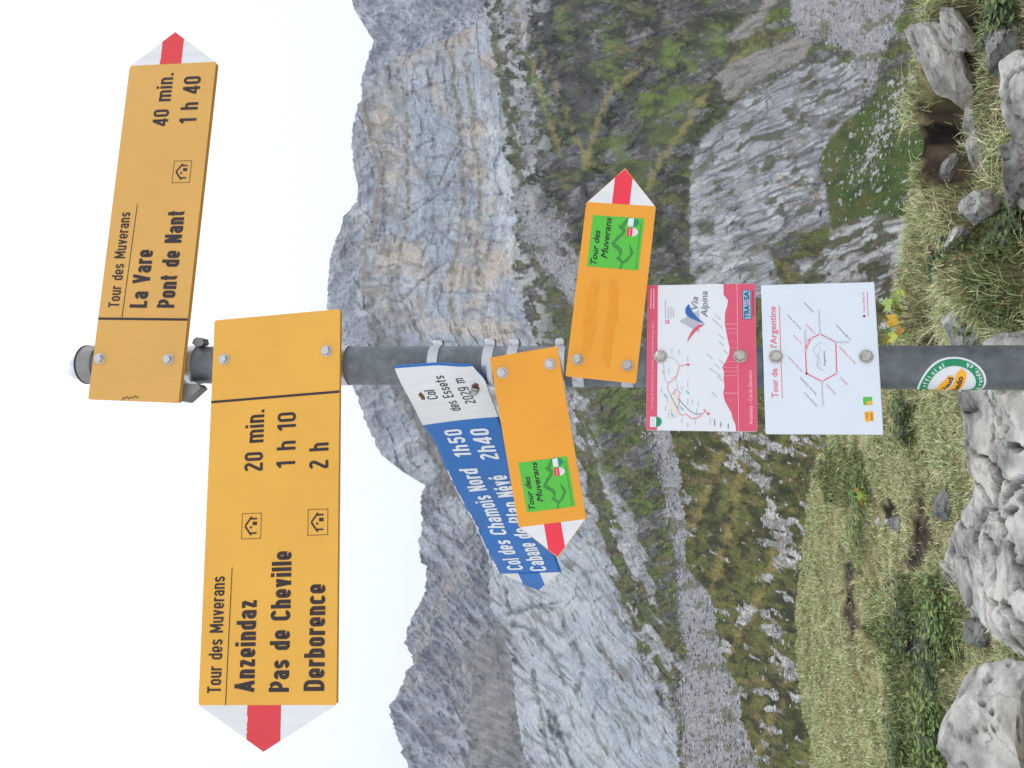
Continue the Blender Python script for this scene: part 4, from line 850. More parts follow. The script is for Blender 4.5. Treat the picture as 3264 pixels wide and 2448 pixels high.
M_brkt = paint('dull_bracket_steel', (.24, .235, .23), .55, .4, .4, var=.15, scale=40)
M_pink = paint('raspberry_print', lin(216, 84, 112) * .92, .35, .4, var=.03)
M_panel = paint('white_panel', lin(222, 225, 230) * .92, .28, .5, var=.02)
M_panel2 = paint('pale_blue_white_panel', lin(218, 226, 236) * .92, .3, .5, var=.02)
M_pinkt = paint('pink_print', lin(236, 104, 118) * .95, .4, .3, var=.05)
M_grey = paint('grey_print', lin(120, 122, 130), .4, .3, var=.05)
M_lgrey = paint('light_grey_print', lin(176, 176, 184), .4, .3, var=.04)
M_pblue = paint('blue_print', lin(46, 100, 164), .4, .3, var=.04)
M_lblue = paint('light_blue_print', lin(120, 184, 214), .4, .3, var=.04)
M_beige = paint('beige_print', lin(224, 218, 206) * .92, .4, .3, var=.03)
M_maroon = paint('maroon_print', lin(140, 40, 70), .4, .3, var=.04)
M_stain = paint('brown_residue', lin(232, 154, 50) * .9, .6, .2, var=.06, scale=70)
M_rust = paint('rusty_tear', lin(110, 84, 70), .8, .1, var=.4, scale=120)
M_cap = paint('milky_plug', (.66, .67, .72), .35, .5, var=.08, scale=60)
M_wink = paint('white_lettering', (.70, .74, .79), .4, .4, var=.03)
M_pinkw = paint('pale_pink_print', lin(240, 176, 190), .4, .3, var=.03)

def pole_at(z): return np.array([0.0309184 + .0074039 * (z - 2.34692), 1.1995246 + .0066742 * (z - 2.34692), z])
def lathe(name, prof, mat, parent=None, n=48, base=None, smooth=True):
    """surface of revolution round the (very slightly leaning) pole axis: prof = [(radius, z)]"""
    a = np.linspace(0, 2 * np.pi, n, endpoint=False)
    V = np.concatenate([np.stack([pole_at(z)[0] + r * np.cos(a), pole_at(z)[1] + r * np.sin(a), np.full(n, z)], -1) for r, z in prof])
    F = [np.array([[k * n + i, k * n + (i + 1) % n, (k + 1) * n + (i + 1) % n, (k + 1) * n + i] for k in range(len(prof) - 1) for i in range(n)])]
    return name, V, F, mat, parent
def add(name, V, F, mat, parent, smooth=False):
    """mesh from world coordinates, stored in its thing's own frame"""
    inv = np.array(parent['_m'] if False else FR[parent.name]); Vl = (np.c_[V, np.ones(len(V))] @ np.linalg.inv(inv).T)[:, :3]
    return np_mesh(name, Vl, F, mat, None, smooth, parent)
FR = {}
def thing(name, label, cat, o, e=(1, 0, 0), u=(0, 0, 1), n=(0, -1, 0), group=None):
    t = bpy.data.objects.new(name, None); COL.objects.link(t)
    M = np.eye(4); M[:3, 0] = e; M[:3, 1] = u; M[:3, 2] = n; M[:3, 3] = o
    t.matrix_world = Matrix(M.tolist()); FR[t.name] = M; t.empty_display_size = .05
    return tag(t, label, cat, group)
def child(name, V, F, mat, parent, smooth=False):
    return np_mesh(name, np.asarray(V, float), F, mat, None, smooth, parent)
def warp_none(a, b): return 0 * a
def prism(name, pts, c0, c1, mat, parent, warp=None, mm=True):
    P = np.array(pts, float) * (.001 if mm else 1); k = len(P)
    if ((P[:, 0] * np.roll(P[:, 1], -1)) - (np.roll(P[:, 0], -1) * P[:, 1])).sum() < 0: P = P[::-1]
    w = warp(P[:, 0], P[:, 1]) if warp else 0
    V = np.concatenate([np.c_[P, c1 * .001 + w * np.ones(k)], np.c_[P, c0 * .001 + w * np.ones(k)]])
    me = bpy.data.meshes.new(name)
    fs = [list(range(k)), list(range(2 * k - 1, k - 1, -1))] + [[i, k + i, k + (i + 1) % k, (i + 1) % k][::1] for i in range(k)]
    me.from_pydata([tuple(v) for v in V], [], fs); me.update(); me.materials.append(mat)
    o = bpy.data.objects.new(name, me); COL.objects.link(o); o.parent = parent
    return o
def rounded(a0, a1, b0, b1, r=4, n=4):
    pts = []
    for cx_, cy_, s in ((a1 - r, b1 - r, 0), (a0 + r, b1 - r, 1), (a0 + r, b0 + r, 2), (a1 - r, b0 + r, 3)):
        for k in range(n + 1):
            t = math.pi / 2 * (s + k / n); pts.append((cx_ + r * math.cos(t), cy_ + r * math.sin(t)))
    return pts
def ribbon(name, pts, w, c, mat, parent, warp=None):
    P = np.array(pts, float); d = np.gradient(P, axis=0); d /= np.linalg.norm(d, axis=1, keepdims=True) + 1e-9
    nrm = np.stack([-d[:, 1], d[:, 0]], -1) * w / 2
    V2 = np.concatenate([P + nrm, P - nrm]) * .001; k = len(P)
    z = c * .001 + (warp(V2[:, 0], V2[:, 1]) if warp else 0 * V2[:, 0])
    F = np.array([[i, k + i, k + i + 1, i + 1] for i in range(k - 1)])
    return child(name, np.c_[V2, z], F, mat, parent)
def disc(name, a, b, r, c, mat, parent, n=20):
    t = np.linspace(0, 2 * np.pi, n, endpoint=False)
    return prism(name, np.c_[a + r * np.cos(t), b + r * np.sin(t)], c - .15, c, mat, parent)
TXC = {}
def text_flat(txt, bold, shear, narrow):
    """outline of a word, condensed by 'narrow' and then thickened evenly, as 2-D mesh data"""
    key = (txt, shear)
    if key not in TXC:
        cu = bpy.data.curves.new('word', 'FONT'); cu.body = txt; cu.size = 1; cu.shear = shear; cu.resolution_u = 3
        ob = bpy.data.objects.new('word', cu); COL.objects.link(ob)
        me = bpy.data.meshes.new_from_object(ob.evaluated_get(bpy.context.evaluated_depsgraph_get()))
        V = np.array([v.co[:2] for v in me.vertices]); F = [list(p.vertices) for p in me.polygons]
        bpy.data.objects.remove(ob, do_unlink=True); bpy.data.meshes.remove(me); bpy.data.curves.remove(cu)
        TXC[key] = (V, F)
    V, F = TXC[key]; V = V * [narrow, 1]
    if bold:
        ed = {}
        for f in F:
            q = f if sum(V[f[i]][0] * V[f[(i + 1) % len(f)]][1] - V[f[(i + 1) % len(f)]][0] * V[f[i]][1] for i in range(len(f))) > 0 else f[::-1]
            for i in range(len(q)): ed[(q[i], q[(i + 1) % len(q)])] = 1
        nn = np.zeros_like(V); cnt = np.zeros(len(V))
        for (p, q) in ed:
            if (q, p) in ed: continue
            d = V[q] - V[p]; L = np.hypot(*d)
            if L < 1e-9: continue
            nrm = np.array([d[1], -d[0]]) / L
            nn[p] += nrm; nn[q] += nrm
        l2 = (nn ** 2).sum(1); ok = l2 > .15
        V = V.copy(); V[ok] += nn[ok] * (2 / np.maximum(l2[ok], .8))[:, None] * bold
    return V, F
CAPH = None
def lettering(name, txt, a, b, width, cap, mat, parent, bold=.03, shear=0.0, c=.5, warp=None, rotd=0, mirror=False, post=None):
    global CAPH
    if CAPH is None: CAPH = text_flat('H', 0, 0, 1.0)[0][:, 1].max()
    V0, _ = text_flat(txt, 0, shear, 1.0)
    w0 = (V0[:, 0].max() - V0[:, 0].min()) / CAPH * cap
    V, F = text_flat(txt, bold, shear, width / w0)
    s = cap / CAPH
    P = (V - [V[:, 0].min(), 0]) * s
    if width: P[:, 0] *= width / P[:, 0].max()
    if mirror: P[:, 0] = width - P[:, 0]
    cr, sr = math.cos(math.radians(rotd)), math.sin(math.radians(rotd))
    P = np.c_[P[:, 0] * cr - P[:, 1] * sr + a, P[:, 0] * sr + P[:, 1] * cr + b] * .001
    z = c * .001 + (warp(P[:, 0], P[:, 1]) if warp else 0 * P[:, 0])
    co = np.c_[P, z]
    if post is not None: co = post(P)
    me = bpy.data.meshes.new(name); me.from_pydata([tuple(v) for v in co], [], F); me.update(); me.materials.append(mat)
    o = bpy.data.objects.new(name, me); COL.objects.link(o); o.parent = parent
    return o
# --- narrow even-stroked gothic used on the painted signs, drawn stroke by stroke
def _arc(cx_, cy_, rx, ry, a0, a1, n=8):
    return [(cx_ + rx * math.cos(math.radians(a0 + (a1 - a0) * i / n)), cy_ + ry * math.sin(math.radians(a0 + (a1 - a0) * i / n))) for i in range(n + 1)]
def glyph(ch, t):
    """(width, strokes) of a character one unit high with stroke thickness t"""
    h = t / 2; X = .76; W_ = .43; l, r, b, tp = h, W_ - h, h, X - h; m_ = W_ / 2; R = W_ / 2 - h
    ring = lambda l, r, b, tp: _arc((l + r) / 2, tp - (r - l) / 2, (r - l) / 2, (r - l) / 2, 0, 180) + _arc((l + r) / 2, b + (r - l) / 2, (r - l) / 2, (r - l) / 2, 180, 360) + [(r, tp - (r - l) / 2)]
    arch = _arc(m_, tp - R, R, R, 180, 0) + [(r, 0)]
    ess = lambda m_, R, b, tp: (lambda q: _arc(m_, tp - q, R, q, 12, 262) + _arc(m_, b + q, R, q, 82, -168))((tp - b) / 4)
    c2 = .50; cl, cr_, cb, ct, cm, cR = h, c2 - h, h, 1 - h, c2 / 2, c2 / 2 - h
    G = {'o': (W_, [ring(l, r, b, tp)]), 'n': (W_, [[(l, 0), (l, X)], arch]), 'h': (W_, [[(l, 0), (l, 1)], arch]),
         'u': (W_, [[(r, 0), (r, X)], [(l, X)] + _arc(m_, b + R, R, R, 180, 360)]), 'd': (W_, [[(r, 0), (r, 1)], ring(l, r, b, tp)]), 'b': (W_, [[(l, 0), (l, 1)], ring(l, r, b, tp)]),
         'a': (W_, [[(l, tp - R * 1.0)] + _arc(m_, tp - R, R, R, 170, 0) + [(r, 0)], [(r, .55 * X)] + _arc(m_, (.55 * X + b) / 2, R, (.55 * X - b) / 2, 90, 270) + [(r, b + .05)]]),
         'e': (W_, [[(l, .42 * X), (r, .42 * X), (r, tp - R)] + _arc(m_, tp - R, R, R, 0, 180) + _arc(m_, b + R, R, R, 180, 338)]),
         's': (W_ * .94, [ess(m_ * .94, R * .94, b, tp)]), 'c': (W_ * .96, [_arc(m_, tp - R, R, R, 15, 180) + _arc(m_, b + R, R, R, 180, 345)]),
         'r': (.30, [[(l, 0), (l, X)], _arc(l + .19, tp - .17, .19, .17, 180, 75, 5)]), 'v': (W_, [[(h * .9, X), (m_ + h * .25, 0)], [(m_ - h * .25, 0), (W_ - h * .9, X)]]),
         't': (.31, [[(.13, .97), (.13, b + .10)] + _arc(.25, b + .1, .12, .1, 180, 275, 5), [(0, tp), (.29, tp)]]), 'i': (t, [[(h, 0), (h, X)], [(h, .86), (h, .86 + t)]]), 'l': (t, [[(h, 0), (h, 1)]]),
         'm': (2 * h + 2 * (.23 + .6 * h), [[(l, 0), (l, X)]] + [_arc(l + (.5 + q) * (.23 + .6 * h), tp - .14, (.23 + .6 * h) / 2, .14, 180, 0) + [(l + (1 + q) * (.23 + .6 * h), 0)] for q in (0, 1)]),
         'z': (W_ * .92, [[(.01, tp), (W_ * .92 - h * .6, tp)], [(W_ * .92 - h * 1.1, tp), (h * 1.1, b)], [(h * .5, b), (W_ * .92, b)]]),
         'T': (.48, [[(0, ct), (.48, ct)], [(.24, 0), (.24, 1)]]), 'L': (.42, [[(cl, 0), (cl, 1)], [(cl, cb), (.42, cb)]]),
         'P': (c2, [[(cl, 0), (cl, 1)], [(cl, ct), (cm, ct)] + _arc(cr_ - .2, ct - .25, .2, .25, 90, -90) + [(cl, ct - .5)]]),
         'D': (c2, [[(cl, 0), (cl, 1)], [(cl, ct)] + _arc(cr_ - .2, ct - .2, .2, .2, 90, 0) + _arc(cr_ - .2, cb + .2, .2, .2, 0, -90) + [(cl, cb)]]),
         'A': (.56, [[(h * .9, 0), (.28 + h * .25, 1)], [(.28 - h * .25, 1), (.56 - h * .9, 0)], [(.12, .25), (.44, .25)]]), 'C': (c2, [_arc(cm, ct - cR, cR, cR, 0, 180) + _arc(cm, cb + cR, cR, cR, 180, 360)]),
         'M': (.64, [[(cl, 0), (cl, 1)], [(.64 - h, 0), (.64 - h, 1)], [(cl + h * .2, .98), (.32 + h * .2, .2)], [(.32 - h * .2, .2), (.64 - h * 1.2, .98)]]), 'N': (.5, [[(cl, 0), (cl, 1)], [(.5 - h, 0), (.5 - h, 1)], [(cl, .97), (.5 - h, .03)]]),
         'V': (.54, [[(h * .9, 1), (.27 + h * .25, 0)], [(.27 - h * .25, 0), (.54 - h * .9, 1)]]), 'E': (.42, [[(cl, 0), (cl, 1)], [(cl, ct), (.42, ct)], [(cl, .52), (.39, .52)], [(cl, cb), (.42, cb)]]),
         '0': (.45, [ring(h, .45 - h, h, 1 - h)]), '1': (.27, [[(.27 - h, 0), (.27 - h, 1)], [(.0, .76), (.27 - h * 1.2, .95)]]),
         '2': (.45, [_arc(.225, 1 - h - .16, .225 - h, .16, 165, -20) + [(h + .02, h + .12), (h, h)], [(h * .4, h), (.45, h)]]),
         '4': (.48, [[(.35, 0), (.35, 1)], [(.35 - h * .2, .97), (h * .7, .27)], [(0, .25), (.48, .25)]]), '5': (.45, [[(.43, 1 - h), (h + .02, 1 - h)], [(h + .03, .98), (h + .01, .52)], [(h + .01, .54)] + _arc(.225, .34, .225 - h, .34 - h, 125, -165, 12)]),
         '9': (.45, [ring(h, .45 - h, .38, 1 - h), [(.45 - h, .7), (.45 - h, .3)] + _arc(.225, h + .2, .225 - h, .2, 0, -165, 8)]), '.': (t, [[(h, 0), (h, t)]])}
    if ch == 'é':
        w, q = G['e']; return w, q + [[(m_ - .03, .83), (m_ + .09, 1.0)]]
    return G[ch]
def gothic(name, txt, a, b, width, cap, mat, parent, t=.15, c=.5, warp=None):
    gap, space = .115, .29
    nat = sum(space if ch == ' ' else glyph(ch, t)[0] for ch in txt) + gap * (len(txt) - 1)
    k = (width / cap) / nat; V = []; F = []; x = 0; lay = 0
    for ch in txt:
        if ch == ' ': x += space + gap; continue
        w, strokes = glyph(ch, t)
        for q in strokes:
            P = np.array([[(x + p[0]) * k, p[1]] for p in q])
            keep_ = np.r_[True, np.hypot(*np.diff(P, axis=0).T) > 1e-5]; P = P[keep_]
            d = np.diff(P, axis=0); d /= np.hypot(d[:, 0], d[:, 1])[:, None]; nr = np.stack([-d[:, 1], d[:, 0]], -1)
            clo = np.hypot(*(P[0] - P[-1])) < 1e-5
            n0 = np.concatenate([(nr[-1:] if clo else nr[:1]), nr]); n1 = np.concatenate([nr, (nr[:1] if clo else nr[-1:])])
            mi = n0 + n1; mi = mi * (2 / np.maximum((mi ** 2).sum(1), .9))[:, None] * t / 2
            i0 = len(V); n = len(P); z = (lay % 3) * .03; lay += 1
            for p, u in zip(P, mi): V.append((*(p + u), z)); V.append((*(p - u), z))
            F += [(i0 + 2 * i, i0 + 2 * i + 1, i0 + 2 * i + 3, i0 + 2 * i + 2) for i in range(n - 1)]
        x += w + gap
    V = np.array(V); P = np.c_[V[:, 0] * cap + a, V[:, 1] * cap + b] * .001
    zz = (c + V[:, 2]) * .001 + (warp(P[:, 0], P[:, 1]) if warp else 0)
    return child(name, np.c_[P, zz], np.array(F), mat, parent)
def bolt(a, b, parent, mat=None, r=7.2, hexa=True, c=0.0, warp=None):
    """washer-faced hexagon head on its board"""
    mat = mat or M_bolt; ph = random.Random(int(a * 31 + b * 7)).uniform(0, 1)
    n = 6 if hexa else 20; t = np.linspace(0, 2 * np.pi, n, endpoint=False) + ph
    t2 = np.linspace(0, 2 * np.pi, 24, endpoint=False)
    rings = [(r * 1.25, 0, t2), (r * 1.25, 1.3, t2), (r * 1.12, 1.8, t2)]
    V = []; F = []
    def ring(rr, z, tt): V.append(np.c_[a + rr * np.cos(tt), b + rr * np.sin(tt), np.full(len(tt), z)])
    for rr, z, tt in rings: ring(rr, z, tt)
    W_ = np.concatenate(V) * .001
    fs = [[k * 24 + i, k * 24 + (i + 1) % 24, (k + 1) * 24 + (i + 1) % 24, (k + 1) * 24 + i] for k in range(2) for i in range(24)] + [list(range(48, 72))]
    base = 72; V2 = []
    for rr, z in ((r, 1.7), (r, 6.2), (r * .84, 7.4)): V2.append(np.c_[a + rr * np.cos(t), b + rr * np.sin(t), np.full(n, z)])
    V2 = np.concatenate(V2) * .001
    fs += [[base + k * n + i, base + k * n + (i + 1) % n, base + (k + 1) * n + (i + 1) % n, base + (k + 1) * n + i] for k in range(2) for i in range(n)] + [list(range(base + 2 * n, base + 3 * n))]
    VV = np.concatenate([W_, V2]); VV[:, 2] += c * .001
    me = bpy.data.meshes.new('bolt'); me.from_pydata([tuple(v) for v in VV], [], fs); me.update(); me.materials.append(mat)
    o = bpy.data.objects.new('bolt', me); COL.objects.link(o); o.parent = parent
    return o
def band(z, parent, h=.0155, buckle=True, r=.0312, ang=.35, tilt=0.0):
    """stainless strap round the pole, with its folded buckle"""
    n = 56; a = np.linspace(0, 2 * np.pi, n, endpoint=False); V = []
    for rr, dz in ((r - .0012, -h / 2), (r, -h / 2), (r + .0003, 0), (r, h / 2), (r - .0012, h / 2)):
        p = pole_at(z); V.append(np.stack([p[0] + rr * np.cos(a), p[1] + rr * np.sin(a), z + dz + tilt * np.cos(a)], -1))
    V = np.concatenate(V)
    F = np.array([[k * n + i, k * n + (i + 1) % n, (k + 1) * n + (i + 1) % n, (k + 1) * n + i] for k in range(4) for i in range(n)])
    o = add('band', V, F, M_steel, parent, False)
    if buckle:
        bm = bmesh.new(); bmesh.ops.create_icosphere(bm, subdivisions=3, radius=1)
        W_ = np.array([v.co[:] for v in bm.verts]); F2 = np.array([[v.index for v in f.verts] for f in bm.faces]); bm.free()
        W_ = np.sign(W_) * np.abs(W_) ** .6
        W_ = W_ * [.007, .006, .0085] * (1 + .12 * np.array([mnoise.noise(Vector(v) * 2 + Vector((z * 50, 0, 0))) for v in W_]))[:, None]
        p = pole_at(z); q = p + np.array([(r + .004) * math.cos(ang), (r + .004) * math.sin(ang), .001])
        inv = np.linalg.inv(FR[parent.name]); ol = np_mesh('buckle', (np.c_[W_ + q, np.ones(len(W_))] @ inv.T)[:, :3], F2, M_steel, None, True, o)
    return o

# --- the pole
post = thing('signpost_pole', 'grey galvanised steel pole carrying all the signs, rooted among the rocks', 'pole', (pole_at(0)), (1, 0, 0), (0, 1, 0), (0, 0, 1))
_, V, F, mt, _p = lathe('pole', [(.0285, -.30), (.03, -.30), (.03, 1.0), (.03, 1.6), (.03, 2.2), (.03, 2.545)], M_pole)
add('shaft', V, F, M_pole, post, True)
_, V, F, mt, _p = lathe('cap', [(.0303, 2.522), (.0318, 2.523), (.0318, 2.5495), (.0310, 2.551), (.001, 2.552)], M_pole)
add('cap', V, F, M_brkt, post)
_, V, F, mt, _p = lathe('rim', [(.0319, 2.5475), (.0326, 2.548), (.0326, 2.5505), (.0312, 2.5515)], M_rubber); add('cap_rim', V, F, M_rubber, post, True)
bm = bmesh.new(); bmesh.ops.create_icosphere(bm, subdivisions=4, radius=1); W_ = np.array([v.co[:] for v in bm.verts]); F2 = np.array([[v.index for v in f.verts] for f in bm.faces]); bm.free()
W_ = np.sign(W_) * np.abs(W_) ** .75
W_ = W_ * [.019, .019, .017] * (1 + .16 * np.array([mnoise.fractal(Vector(v) * 1.7 + Vector((3, 1, 5)), 1, 2, 4) for v in W_]))[:, None]
add('plug', W_ + pole_at(2.562) + np.array([-.006, 0, 0]), F2, M_cap, post, True)
# round sticker wrapped on the pole
TH0 = -math.pi / 2 - math.radians(53); RS = .0305; ZS = 1.2236; RD = .0415
def wrap(P, lift=0.0):
    th = TH0 + P[:, 0] / .03; p = np.array([pole_at(z) for z in ZS + P[:, 1]]); r = RS + lift
    w = np.stack([p[:, 0] + r * np.cos(th), p[:, 1] + r * np.sin(th), ZS + P[:, 1]], -1)
    return (np.c_[w, np.ones(len(w))] @ np.linalg.inv(FR[post.name]).T)[:, :3]
def wdisc(name, r0, r1, mat, parent, lift, n=64):
    t = np.linspace(0, 2 * np.pi, n, endpoint=False); rr = np.linspace(r0, r1, 8); V = []
    for q in rr: V.append(np.c_[q * np.cos(t), q * np.sin(t)])
    V = wrap(np.concatenate(V), lift); F = np.array([[k * n + i, k * n + (i + 1) % n, (k + 1) * n + (i + 1) % n, (k + 1) * n + i] for k in range(7) for i in range(n)])
    return np_mesh(name, V, F, mat, None, True, parent)
stk = wdisc('round_sticker', .0005, RD, M_panel, post, .0); stk['label'] = 'round white sticker with green ring and orange arrows'
wdisc('green_ring', RD * .70, RD * .93, M_dteal, stk, .0003)
def wpoly(name, pts, mat, lift):
    bm = bmesh.new(); vs = [bm.verts.new((x * RD, y * RD, 0)) for x, y in pts]; bm.faces.new(vs)
    bmesh.ops.triangulate(bm, faces=bm.faces[:]); bmesh.ops.subdivide_edges(bm, edges=bm.edges[:], cuts=5, use_grid_fill=True)
    V = wrap(np.array([v.co[:2] for v in bm.verts]), lift); bm.verts.index_update(); F = [[v.index for v in f.verts] for f in bm.faces]
    me = bpy.data.meshes.new(name); me.from_pydata([tuple(v) for v in V], [], F); me.update(); me.materials.append(mat); bm.free()
    o = bpy.data.objects.new(name, me); COL.objects.link(o); o.parent = stk; return o
M_oran2 = paint('orange_print', lin(250, 176, 50) * .92, .35, .4, var=.03)
wpoly('orange_arrow', [(-.45, -.01), (-.45, -.33), (.47, -.37), (.625, -.21), (.46, -.05)], M_oran2, .0004)
wpoly('orange_arrow', [(-.6, .24), (-.4, .42), (.05, .36), (.39, .17), (.39, .02), (.0, .05), (-.4, .08)], M_oran2, .0004)
def wtext(txt, a, b, w, cap, mat, rotd=0, bold=.03):
    return lettering('lettering', txt, a * RD * 1000, b * RD * 1000, w * RD * 1000, cap * RD * 1000, mat, stk, bold, post=lambda P: wrap(P, .0007), rotd=rotd)
wtext('Rando', -.38, -.27, .74, .17, M_ink); wtext('Vaud', -.30, .10, .62, .16, M_ink, -9)
for k, ch in enumerate('e officiel'):
    if ch == ' ': continue
    an = math.radians(112 - k * 9.6); wtext(ch, .755 * math.cos(an) - .03, .755 * math.sin(an), .075 if ch not in 'il' else .03, .13, M_wink, math.degrees(an) - 90)
for k, ch in enumerate('d-rando.ch'):
    an = math.radians(-104 + k * 8.2); wtext(ch, .88 * math.cos(an), .88 * math.sin(an), .08 if ch not in '-.' else .035, .13, M_wink, math.degrees(an) + 90)

# --- helpers for direction signs
def sframe(zc, yaw, roll, off=.042):
    y, r = math.radians(yaw), math.radians(roll)
    e = np.array([math.cos(y), math.sin(y), 0]); n = np.array([math.sin(y), -math.cos(y), 0]); u = np.array([0, 0, 1.])
    return pole_at(zc) + n * off, e * math.cos(r) + u * math.sin(r), u * math.cos(r) - e * math.sin(r), n
def house(parent, a0, a1, b0, b1):
    """shelter pictogram: thin frame, gabled roof, posts, door and window"""
    f = prism('shelter_pictogram', [(a0, b0), (a1, b0), (a1, b0 + .7), (a0 + .7, b0 + .7), (a0 + .7, b1 - .7), (a1 - .7, b1 - .7), (a1 - .7, b0 + .7), (a1, b0 + .7), (a1, b1), (a0, b1)], .3, .5, M_ink, parent)
    w, h = a1 - a0, b1 - b0; m_ = (a0 + a1) / 2
    ribbon('roof_mark', [(a0 + .14 * w, b0 + .50 * h), (m_ - 1, b0 + .80 * h), (m_ + 1, b0 + .80 * h), (a1 - .14 * w, b0 + .50 * h)], 2.6, .6, M_ink, f)
    for s in (.22, .78): ribbon('post_mark', [(a0 + s * w, b0 + .22 * h), (a0 + s * w, b0 + .54 * h)], 2.4, .62, M_ink, f)
    prism('door_mark', [(m_ + 1, b0 + .22 * h), (m_ + 6, b0 + .22 * h), (m_ + 6, b0 + .44 * h), (m_ + 1, b0 + .44 * h)], .4, .6, M_ink, f)
    prism('window_mark', [(m_ - 3.5, b0 + .48 * h), (m_ - .5, b0 + .48 * h), (m_ - .5, b0 + .58 * h), (m_ - 3.5, b0 + .58 * h)], .4, .6, M_ink, f)
def tip(parent, ash, atip, b0, b1, bt, r0, r1, red, thick=3.2, white=None, border=0):
    s = 1 if atip > ash else -1
    t = prism('arrow_tip', [(ash, b0), (atip, bt), (ash, b1)], -thick, 0, white or M_white, parent)
    k0 = (r0 - b0) / (bt - b0); k1 = (b1 - r1) / (b1 - bt)
    j = random.Random(int(atip)); n = 14
    edge = []
    for i in range(n + 1):
        f = i / n; edge.append((ash + (ash + (atip - ash) * k1 - ash) * f, r1 + (j.uniform(-1.2, .6) if red is M_red and 0 < i < n else 0)))
    prism('red_stripe', [(ash, r0)] + edge + [(atip - s * border, bt), (ash + (atip - ash) * k0, r0)], .0, .35, red, t)
    return t

# --- upper sign, pointing right
o_, e_, u_, n_ = sframe(2.3453, 7.90, -1.82)
s1 = thing('direction_sign', 'yellow hiking arrow at the pole top reading La Vare and Pont de Nant', 'sign', o_, e_, u_, n_, 'hiking direction signs')
bd = prism('board', rounded(-67, 502, 1, 161.3, 4), -3.2, 0, M_yel2, s1)
prism('edge_fold', [(-66, 1.6), (500, 1.6), (500, 3.4), (-66, 3.4)], -9, -3.2, M_yel, s1)
tip(s1, 502, 558.8, 2.5, 160, 82.8, 65, 104.5, M_red)
gothic('route_name', 'Tour des Muverans', 84, 125.5, 160, 20, M_ink, s1, 0.135)
prism('underline', [(67.5, 118.6), (257.6, 115.4), (257.6, 114.4), (67.5, 117.4)], .3, .5, M_ink, s1)
gothic('place_name', 'La Vare', 84.3, 75.6, 95.6, 31, M_ink, s1, 0.18)
gothic('place_name', 'Pont de Nant', 84.9, 27, 160.8, 30.5, M_ink, s1, 0.18)
gothic('walking_time', '40 min.', 392, 76.5, 93, 28.5, M_ink, s1, 0.15)
gothic('walking_time', '1 h 40', 396.2, 25, 81.3, 31, M_ink, s1, 0.15)
house(s1, 293.2, 331, 24.6, 56.8)
prism('divider', [(64.2, 1.2), (68.0, 1.2), (67.0, 161), (63.2, 161)], .3, .5, M_ink, s1)
bolt(-.6, 148, s1); bolt(1.6, 26.4, s1)
ribbon('maker_mark', [(-59, 72), (-62, 75), (-58, 78), (-63, 82), (-60, 85), (-64, 88), (-60, 91), (-64, 95), (-61, 97), (-66, 100)], 1.5, .5, M_ink, s1)
band(2.49 - .022, s1, .014, False); band(2.35, s1, .016, False)
prism('clamp_bracket', [(-34, 6), (-34, -20), (-40, -26), (-63, -2), (-63, 6)], -34, -14, M_brkt, s1)
W_ = .72 * np.array([[math.cos(t) * .010 * (1 + .15 * math.sin(5 * t)) , q, math.sin(t) * .013 * (1 + .12 * math.cos(7 * t))] for q in (-.012, .012) for t in np.linspace(0, 2 * np.pi, 24, endpoint=False)])
F2 = [np.array([[i, (i + 1) % 24, 24 + (i + 1) % 24, 24 + i] for i in range(24)]), np.array([list(range(24)), list(range(47, 23, -1))])]
ob = add('clamp_screw', W_ + pole_at(2.334) + np.array([.036, -.012, .0]), F2, M_brkt, s1)

# --- second sign, pointing left
o_, e_, u_, n_ = sframe(2.1718, 11.17, 4.07)
s2 = thing('direction_sign', 'large yellow hiking arrow reading Anzeindaz, Pas de Cheville and Derborence', 'sign', o_, e_, u_, n_, 'hiking direction signs')
prism('board', rounded(-501, 72.8, -87.4, 122.2, 4), -3.2, 0, M_yel, s2)
prism('edge_fold', [(-499, -86.6), (71, -86.6), (71, -84.6), (-499, -84.6)], -9, -3.2, M_yel, s2)
tip(s2, -501, -562.5, -86, 121.4, 19.7, -5, 46, M_red)
gothic('walking_time', '20 min.', -169.2, 33, 93.2, 30, M_ink, s2, 0.15)
gothic('walking_time', '1 h 10', -165.6, -18.8, 82.8, 30, M_ink, s2, 0.15)
gothic('walking_time', '2 h', -170.7, -71.3, 38.3, 30.4, M_ink, s2, 0.15)
gothic('route_name', 'Tour des Muverans', -484.5, 87.8, 162.6, 21.3, M_ink, s2, 0.135)
prism('underline', [(-500.5, 80.4), (-309.4, 77.6), (-309.4, 76.5), (-500.5, 79.2)], .3, .5, M_ink, s2)
gothic('place_name', 'Anzeindaz', -483.2, 36.2, 126.4, 30.5, M_ink, s2, 0.18)
gothic('place_name', 'Pas de Cheville', -483, -16.4, 194, 30.6, M_ink, s2, 0.18)
gothic('place_name', 'Derborence', -482.1, -69.4, 144.9, 31, M_ink, s2, 0.18)
house(s2, -269, -231.4, 32.8, 64); house(s2, -267.6, -229.9, -71.8, -40.4)
prism('divider', [(-60.5, 122), (-56.8, 122), (-54.6, -87.2), (-58.3, -87.2)], .3, .5, M_ink, s2)
bolt(8.1, 102.9, s2); bolt(7.9, -66.2, s2)
band(2.262, s2, .016, False); band(2.092, s2, .016, False)

